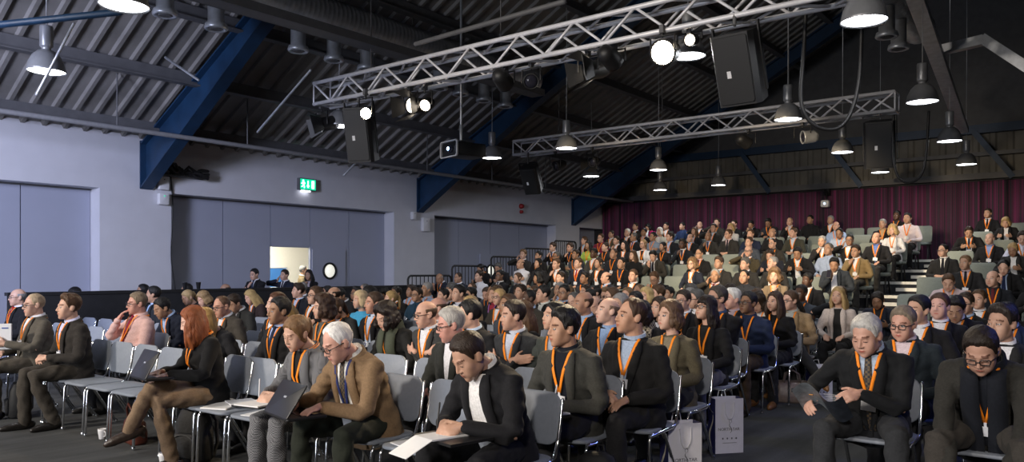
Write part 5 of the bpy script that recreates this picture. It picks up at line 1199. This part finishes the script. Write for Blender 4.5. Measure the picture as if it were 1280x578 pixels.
# seat everybody; the label says which row and which seat
ROWNAME = {}
for k in range(11): ROWNAME[k] = ('%s floor row' % ORD[k])
for k in range(20, 40): ROWNAME[k] = 'right block'
for k in range(TN): ROWNAME[40 + k] = '%s raised row' % ORD[k]; ROWNAME[60 + k] = '%s raised row right of stairs' % ORD[k]
rb = 0
NP = 0
for k in sorted(ROWS):
    L_ = sorted(ROWS[k], key=lambda s: -s[0] if k < 20 or 40 <= k < 60 else s[0])
    for i, s in enumerate(L_):
        if k < 20 or 40 <= k < 60: where = '%s seat from aisle, %s' % (ORD[i], ROWNAME[k])
        elif k < 40: where = 'right block, %s behind the bent man' % ORD[rb]
        else: where = '%s seat, %s' % (ORD[i], ROWNAME[k])
        grp = 'audience on the flat floor' if k < 40 else 'audience on the raised rows'
        if s[3] == 'crowd':
            if 20 <= k < 40: rb += 1
            d = dict(s[4]); d.setdefault('rz', rnd.uniform(-7, 5)); d.setdefault('sc', rnd.uniform(.96, 1.03)); d.setdefault('lan', ORANGE)
            crowd(s[0], s[1] + rnd.uniform(-.02, .02), s[2] - (.0 if k < 40 else .0), where=where, group=grp, **d); NP += 1
        if k < 40:
            lab = {'hero': 'grey chair with chrome legs under %s' % s[4], 'empty': 'empty grey chair with chrome legs, ' + where, 'crowd': 'grey chair with chrome legs, occupied, ' + where}[s[3]]
            chair(s[0], s[1], s[2], lab, 'grey chairs on the flat floor', R(s[5]) if len(s) > 5 else 0)
        else:
            tier_chair(s[0], s[1], s[2], ('empty' if s[3] == 'empty' else 'occupied') + ' grey-green padded seat, ' + where, 'padded seats on the raised rows')
# people standing by the partition and in the corridor
p = on_x(320, -13.55); crowd(p.x, p.y, 0, 'stand_chin', 'short', BLACKH, SUIT, WHITE, FAIR, '', None, tie=(.02, .03, .06), lan=None, rz=20, sc=.93, lab='dark-haired man in black suit standing hand to mouth behind the low screen')
p = on_x(357, -13.5); crowd(p.x, p.y, 0, 'stand_phone', 'short', DBR, NAVYS, WHITE, FAIR, '', None, tie=(.02, .02, .03), lan=None, rz=15, sc=.91, lab='man in navy suit standing with hand at his temple beside the lit doorway')
p = on_x(387, -13.5); crowd(p.x, p.y, 0, 'stand_fem', 'long', BLACKH, (.012, .011, .012), (.4, .35, .4), MID, '', None, lan=None, rz=35, sc=.92, lab='dark-haired woman standing in front of the lit doorway hand at chin')
p = on_x(378, -15.6); crowd(p.x, p.y, 0, 'stand_walk', 'short', GRY, (.17, .13, .07), WHITE, MID, '', None, lan=None, rz=150, sc=.97, lab='grey-haired man in tan jacket out in the bright corridor')
for px, st, hc, lab in ((236, 'short', BLACKH, 'dark-haired head just showing over the low screen, near the cups'), (284, 'bald', DBR, 'balding man just showing over the low screen left of the standing men')):
    p = on_x(px, -13.45); crowd(p.x, p.y, 0, 'suit_lap', st, hc, SUIT, WHITE, MID, '', None, lan=None, lab=lab); chair(p.x, p.y, 0, 'grey chair behind the low screen under the ' + lab.split(' just')[0], None)
# ------------------------------------------------------------------ things people hold or have put down
def laptop(o, base, rz, tilt, label, w=.33, dpt=.23):
    p = local(o, base); t = thing('laptop', label, 'laptop', p, o.rotation_euler.z + R(rz))
    flat_ = G(); flat_plate(flat_, (0, 0, 0), w, dpt, .018, .012); part('base', flat_, M['screen'], t)
    part('keyboard', G().box((0, .03, .0105), (w * .86, dpt * .5, .004)), M['lens'], t, False); part('touchpad', G().box((0, .088 if False else .085, .0105), (.08, .045, .003)), M['black'], t, False)
    q = Matrix.Translation((0, -dpt / 2, .008)) @ Matrix.Rotation(R(-tilt), 4, 'X')
    l = part('lid', G().rbox((0, 0, .11), (w, .010, .225), .012), M['screen'], t, True, mx=q)
    part('display', G().box((0, .006, .112), (w * .92, .003, .195)), mat('display_glass', (.10, .12, .16), .2), l, False)
    part('lid_emblem', G().box((0, -.0065, .12), (.035, .003, .012)), M['galv'], l, False)
    return t
laptop(H_C, (0, -.44, .70), 0, 28, 'black laptop on the lap of the red-haired woman')
laptop(H_E, (-.10, -.53, .645), -14, 34, 'black laptop on the knees of the white-haired man in tan', .36, .25)
def sheet(name, p, w, l, rz, label, m, cat, th=.004, tiltm=None, lines=0, parent=None):
    t = thing(name, label, cat, p, rz)
    if tiltm is not None: t.rotation_euler = tiltm
    part('page', G().box((0, 0, th / 2), (w, l, th)), m, t, False)
    part('folded_page', G().add([(-w / 2, -l / 2, th + .001), (w / 2, -l / 2, th + .001), (w / 2, l / 2, th + .012), (-w / 2, l / 2, th + .004), (-w / 2, -l / 2, th), (w / 2, -l / 2, th), (w / 2, l / 2, th + .010), (-w / 2, l / 2, th + .002)], [[0, 1, 2, 3], [7, 6, 5, 4], [0, 4, 5, 1], [1, 5, 6, 2], [2, 6, 7, 3], [3, 7, 4, 0]]), m, t, False)
    return t
# leaflet held by the man at far left
p = local(H_A, (.10, -.36, .84)); t = thing('leaflet', 'white folded leaflet with blue heading held by the man in brown-grey', 'leaflet', p, R(55))
part('cover', G().box((0, 0, 0), (.15, .006, .26)), M['paper'], t, False); part('back_page', G().box((.004, .012, -.004), (.15, .005, .26)), M['paper'], t, False)
part('heading', G().box((-.045, -.0045, .085), (.035, .002, .012)).box((.02, -.0045, .085), (.06, .002, .012)), mat('blue_ink', (.05, .10, .35), .6), t, False)
# notebook and pen of the writer, pad and pen of the woman in grey
p = local(H_F, (-.0, -.48, .655)); t = thing('notebook', 'open white notebook on a dark folder in the lap of the writing man', 'notebook', p, R(-12))
part('folder', G().box((.02, .05, -.008), (.34, .27, .014)), M['screen'], t, False); part('page', G().box((0, 0, .004), (.16, .23, .008)), M['paper'], t, False)
part('hanging_page', G().add([(-.08, -.115, .008), (.08, -.115, .008), (.08, -.27, -.06), (-.08, -.27, -.06), (-.08, -.115, .005), (.08, -.115, .005), (.08, -.27, -.063), (-.08, -.27, -.063)], [[0, 1, 2, 3], [7, 6, 5, 4], [0, 4, 5, 1], [1, 5, 6, 2], [2, 6, 7, 3], [3, 7, 4, 0]]), M['paper'], t, False)
def pen(p, q, label, m):
    p = Vector(p); q = Vector(q); o = put('pen', G().tube([(0, 0, 0), (q - p) * .12, q - p], [.0015, .0045, .005], 8).mesh('pen', [M[m]]), loc=p); o['label'] = label; o['category'] = 'pen'
pen(local(H_F, (-.055, -.47, .67)), local(H_F, (-.075, -.43, .81)), 'dark pen in the hand of the man writing in the notebook', 'black')
p = local(H_D, (.0, -.46, .66)); t = thing('writing_pad', 'white writing pad on the knees of the woman in grey check', 'writing pad', p, R(10))
part('board', G().box((0, 0, -.006), (.24, .31, .008)), M['screen'], t, False); part('page', G().box((0, -.005, .002), (.21, .29, .008)), M['paper'], t, False)
pen(local(H_D, (-.05, -.46, .675)), local(H_D, (-.085, -.43, .80)), 'white pen in the hand of the woman in grey check', 'white')
p = local(H_J, (.04, -.40, .64)); t = thing('notebook', 'thin white notebook under the folded hands of the man in grey', 'notebook', p, R(-18))
part('cover', G().box((0, 0, -.004), (.2, .26, .006)), M['screen'], t, False); part('page', G().box((0, 0, .003), (.19, .25, .008)), M['paper'], t, False)
pen(local(H_J, (.06, -.33, .69)), local(H_J, (.05, -.28, .80)), 'white pen upright between the fingers of the man in grey', 'white')
# programme of the man at right
p = local(H_R, (-.19, -.47, .70)); t = thing('programme', 'dark printed programme bent open in the hands of the grey-haired man', 'booklet', p, R(-8))
for nm, x0, x1, s in (('cover', -.16, 0, 1), ('inner_page', 0, .15, -1)):
    P = []
    for u in np.linspace(0, 1, 8):
        x = x0 + (x1 - x0) * u; P.append([(x, .10 * 0 - zz * .75, zz * .66 + .05 * math.sin(u * PI) * s - .25 * abs(x) * .3) for zz in (-.105, .0, .105)])
    g = G(); g.rings(P, False, False); g.rings([[(a[0], a[1] + .004, a[2] - .003) for a in r] for r in P], False, False)
    part(nm, g, mat('printed_' + nm, (.16, .18, .20) if s > 0 else (.025, .03, .04), .35, noise=.4, nscale=30), t)
g = G()
for i in range(7): g.box((.075, -.060 + i * .015, .055 - i * .0135), (.09, .004, .003))
part('printed_lines', g, mat('pale_print', (.3, .3, .32), .6), t, False); part('orange_mark', G().box((-.08, .02, .03), (.025, .025, .004)), mat('orange_print', (.5, .22, .04), .6), t, False)
# papers on empty chairs
seat_z = .466
def on_seat(k, px):
    e = [s for s in ROWS[k] if s[3] == 'empty']; x = on_y(px, RY(k)).x; return min(e, key=lambda s: abs(s[0] - x))
a = on_seat(0, 298); sheet('booklet', (a[0] - .03, a[1] - .06, seat_z), .22, .30, R(24), 'white booklet lying on the chair right of the red-haired woman', M['paper'], 'booklet', .01)
sheet('brochure', (a[0] + .06, a[1] + .03, seat_z + .024), .26, .2, R(-20), 'pale open brochure on top of the white booklet on the chair', M['card'], 'brochure', .006)
b_ = on_seat(0, 335); sheet('paper', (b_[0], b_[1] - .04, seat_z), .21, .297, R(12), 'single white paper on the chair left of the woman in check', M['paper'], 'paper', .004)
c_ = on_seat(0, 545); sheet('paper', (c_[0] - .02, c_[1] - .05, seat_z), .23, .30, R(-14), 'white paper on the empty chair between tan jacket and notebook writer', M['paper'], 'paper', .005)
# bags
def pbag(px, py, Y, w, d, h, rz, label):
    p = on_y(px, Y); t = thing('carrier_bag', label, 'paper bag', (p.x, Y, 0), R(rz), 'printed paper carrier bags')
    e = .004
    g = G(); 
    for y in (-d / 2, d / 2): g.box((0, y, h / 2), (w, e, h))
    part('front_panel', G().box((0, -d / 2, h / 2), (w, e, h)), M['bagwhite'], t, False); part('rear_panel', G().box((0, d / 2, h / 2), (w, e, h)), M['bagwhite'], t, False)
    for s in (-1, 1): part('gusset', G().box((s * w / 2, -d * .25, h / 2), (e, d * .5, h), Matrix.Rotation(R(0), 3, 'Z')).box((s * w / 2, d * .25, h / 2), (e, d * .5, h)), M['navy'], t, False)
    part('bag_base', G().box((0, 0, .006), (w, d, .004)), M['bagwhite'], t, False)
    for y in (-d / 2 - .006, d / 2 + .006):
        part('cord_handle', G().tube([(-w * .17, y, h - .03), (-w * .175, y, h + .01 - .05), (-w * .15, y - .004, h - .12), (-w * .06, y - .006, h - .165), (w * .06, y - .006, h - .165), (w * .15, y - .004, h - .12), (w * .175, y, h - .04), (w * .17, y, h - .03)] if y < 0 else [(-w * .17, y, h - .03), (-w * .1, y, h + .05), (w * .1, y, h + .05), (w * .17, y, h - .03)], .0035, 6), M['white'], t)
    # swash on the navy side
    for s in (-1, 1):
        x = s * (w / 2 + .0035); P = []
        for u in np.linspace(0, 1, 26):
            z = h * (.08 + .62 * u); y = d * .30 * math.sin(u * 5.4 - .4) * (1 - .25 * u); wd = .003 + .010 * math.sin(u * PI)
            P.append([(x, y - wd, z), (x, y + wd, z)])
        g = G(); g.rings(P, False, False); P = []
        for u in np.linspace(0, 1, 12): P.append([(x, -d * .25 + d * .5 * u - .004, h * (.74 + .05 * u * u)), (x, -d * .25 + d * .5 * u + .004, h * (.75 + .08 * u * u))])
        g.rings(P, False, False)
        P = []
        for u in np.linspace(0, 1, 8): P.append([(x, d * .22, h * (.80 + .12 * u)), (x, d * .22 + .012 * (1 - u) + .002, h * (.80 + .12 * u))])
        g.rings(P, False, False); part('side_swash', g, M['swash'], t, False)
    # lettering on the front
    def txt(s, x, z, size, sp=1.):
        cu = bpy.data.curves.new('lettering', 'FONT'); cu.body = s; cu.size = size; cu.align_x = 'CENTER'; cu.align_y = 'CENTER'; cu.extrude = .0006; cu.space_character = sp; cu.materials.append(M['ink'])
        o = bpy.data.objects.new('lettering', cu); COL.objects.link(o); bpy.context.view_layer.update(); me = bpy.data.meshes.new_from_object(o.evaluated_get(bpy.context.evaluated_depsgraph_get())); bpy.data.objects.remove(o)
        o = put('lettering', me, t); o.location = (x, -d / 2 - .0035, z); o.rotation_euler = (R(90), 0, 0)
    zc = h * .44; sz = w * .135
    txt('NORTH', -w * .175, zc, sz); txt('TAR', w * .235, zc, sz)
    pts = [(w * .035 + .012 * math.sin(u * 6.3 - .2) * (1 - .2 * u), -d / 2 - .004, zc - .03 + .085 * u) for u in np.linspace(0, 1, 18)]
    part('star_figure', G().tube(pts, [.0012 + .0022 * math.sin(PI * i / 17) for i in range(18)], 5).tube([(w * .035 + .011 * math.cos(a), -d / 2 - .004, zc + .066 + .013 * math.sin(a)) for a in np.linspace(-1.0, 4.0, 12)], .0013, 5), M['ink'], t)
    g = G()
    for i in range(4):
        x = (-.24 + .16 * i) * w; zz = zc - .075; q = w * .04
        for a, b2, c2, d2 in ((0, q * .5, q, .004), (0, 0, q * .8, .0035), (0, -q * .5, q, .004), (-q * .4, 0, .0035, q), (q * .4, 0, .0035, q), (0, 0, .0035, q * 1.1)): g.box((x + a, -d / 2 - .0035, zz + b2), (c2, .001, d2))
    part('square_characters', g, M['ink'], t, False)
    part('small_print', G().box((0, -d / 2 - .0035, zc - .112), (w * .5, .001, .003)), M['ink'], t, False)
M['redcup'] = mat('dark_red_card', (.14, .02, .025), .5)
M['swash'] = mat('cream_print', (.6, .58, .48), .5)
pbag(851, 555, 5.0, .25, .13, .45, 52, 'white and navy NORTH STAR carrier bag in front, cut by the lower edge')
pbag(907, 525, 6.2, .25, .13, .45, 50, 'white and navy NORTH STAR carrier bag, second, standing farther up the aisle')
pbag(1024, 470, 9.3, .26, .12, .42, 46, 'white and navy carrier bag on the floor beside the taupe handbag, farthest')
def handbag(x, y, z, w, d, h, col, rz, label, strap=True, nm='handbag'):
    t = thing(nm, label, 'bag', (x, y, z), R(rz))
    g = G(); P = []
    for zz, k, kd in ((0, .92, .9), (.02, 1, 1), (h * .4, 1.03, 1.0), (h * .8, .94, .7), (h, .86, .35)):
        P.append([(a[0] * 1, a[1] + .008 * math.sin(a[0] * 40 + zz * 50), zz) for a in superring(w / 2 * k, d / 2 * kd, 0, zz, 32, 3.5)])
    g.rings(P); part('bag_body', g, M['leather'], t, True, col)
    for s in (-1, 1): part('handle', G().tube([(-w * .25, s * d * .2, h * .9), (-w * .2, s * d * .3, h * 1.3), (0, s * d * .35, h * 1.5), (w * .2, s * d * .3, h * 1.3), (w * .25, s * d * .2, h * .9)], .010, 8), M['leather'], t, True, tuple(c * .7 for c in col))
    part('flap_seam', G().tube([(-w * .43, -d * .2, h * .97), (0, -d * .24, h * .99), (w * .43, -d * .2, h * .97)], .006, 6), M['leather'], t, True, tuple(c * .6 for c in col))
    part('buckle', G().box((0, -d * .46, h * .6), (.035, .012, .045)), M['chrome'], t, False)
    if strap: part('shoulder_strap', G().tube([(w * .45, 0, h * .8), (w * .7, -.05, h * .5), (w * .85, -.12, .03), (w * .6, -.2, .012), (w * .2, -.22, .012)], .007, 6), M['leather'], t, True, col)
    return t
p = on_z(150, 556, 0.0); handbag(p.x + .02, p.y + .12, 0, .34, .15, .23, (.09, .022, .013), -10, 'brown-red leather handbag on the floor by the crossed boots', False)
p = on_z(990, 503, 0.0); handbag(p.x, p.y, 0, .36, .17, .25, (.22, .17, .15), 25, 'taupe leather handbag with looped strap on the aisle floor')
def backpack(x, y, z, label, rz=0, green=False, sc=1.):
    t = thing('backpack', label, 'backpack', (x, y, z), R(rz)); t.scale = (sc,) * 3
    g = G(); P = []
    for zz, k in ((0, .85), (.03, 1), (.2, 1.02), (.32, .92), (.40, .7), (.43, .4)): P.append(superring(.15 * k, .10 * k + .01 * math.sin(zz * 30), -.0, zz, 28, 2.8))
    g.rings(P); part('pack_body', g, M['nylon'], t)
    part('front_pocket', G().rbox((0, -.105, .14), (.22, .05, .20), .05), M['nylon'], t)
    for s in (-1, 1): part('shoulder_strap', G().tube([(s * .07, .09, .39), (s * .09, .15, .3), (s * .1, .15, .12), (s * .11, .09, .03)], .014, 6), M['nylon'], t)
    part('top_loop', G().tube([(-.03, .06, .41), (-.02, .07, .46), (.02, .07, .46), (.03, .06, .41)], .008, 6), M['nylon'], t)
    part('zip', G().tube([(.10 * math.cos(a), -.135, .17 + .06 * math.sin(a)) for a in np.linspace(.1, PI - .1, 12)], .004, 5), M['steelgrey'], t)
    if green: 
        part('green_logo', G().rings([[(.02 + .045 * math.cos(a) * k, -.133, .12 + (.016 + .008 * math.cos(a)) * math.sin(a) * k) for a in np.linspace(0, 2 * PI, 20)[:-1]] for k in (.35, 1)], True, False), mat('green_print', (.12, .5, .08), .5), t)
M['nylon'] = mat('black_nylon', (.010, .010, .011), .7, noise=.3, nscale=30, bump=.3, bscale=40)
p = on_z(250, 575, .0); backpack(p.x, p.y - .05, 0, 'black soft backpack on the floor beside the red-haired woman', 20)
p = on_z(22, 522, .0); backpack(p.x, p.y, 0, 'black shoulder bag on the floor by the feet at far left', -20, sc=.85)
p = on_y(772, 4.35); backpack(p.x + .05, 4.02, 0, 'black backpack with a green logo under the chair of the large man', 12, True, .95)
p = on_y(866, 6.0); backpack(p.x - .12, 5.95, 0, 'dark bag standing between the two front carrier bags', 10, sc=.95)
def cup(p, m, label, handle=False, lid=None, h=.09, r=.04):
    t = thing('cup', label, 'cup', p)
    part('cup_body', G().lathe([(r * .65, 0), (r * .7, .004), (r * .95, h * .8), (r, h), (r * .93, h), (r * .6, .008)], n=20), M[m], t)
    if handle: part('handle', G().tube([(r * .85, 0, h * .8), (r * 1.5, 0, h * .75), (r * 1.55, 0, h * .4), (r * .8, 0, h * .25)], .005, 6), M[m], t)
    if lid: part('lid', G().lathe([(r * 1.05, h), (r * 1.05, h + .008), (r * .85, h + .018), (.001, h + .018)], n=20), M[lid], t)
cup(on_z(128, 549, 0), 'white', 'white china cup on the floor left of the leather handbag', True)
cup(on_z(205, 584, 0), 'white', 'white cup on the floor at the bottom edge near the black backpack', False, None, .11)
cup(on_z(921, 528, 0), 'redcup', 'dark red takeaway cup with pale lid by the aisle chairs', False, 'white', .12) if 'redcup' in M else None
# tablet held up in the back row
def held(row, px, v, nm, label, size, m, cat):
    s = [s for s in ROWS[row] if s[3] == 'crowd']; x = on_y(px, s[0][1]).x; s = min(s, key=lambda q: abs(q[0] - x))
    t = thing(nm, label, cat, (s[0] + v[0], s[1] + v[1], s[2] + v[2]), 0); part('casing', G().rbox((0, 0, 0), size, .008), M[m], t, True, mx=Matrix.Rotation(R(-20), 4, 'X')); part('front', G().box((0, -size[1] * .6, 0), (size[0] * .85, .003, size[2] * .8)), M['lens'] if m == 'black' else M['paper'], t, False, mx=Matrix.Rotation(R(-20), 4, 'X'))
held(46, 824, (0, -.42, .88), 'tablet', 'pale tablet held up by the woman in magenta in the top row', (.2, .012, .26), 'white', 'tablet')
held(41, 1102, (-.0, -.44, .95), 'phone', 'black phone held by the man in grey jacket near the stairs', (.075, .01, .15), 'black', 'phone')
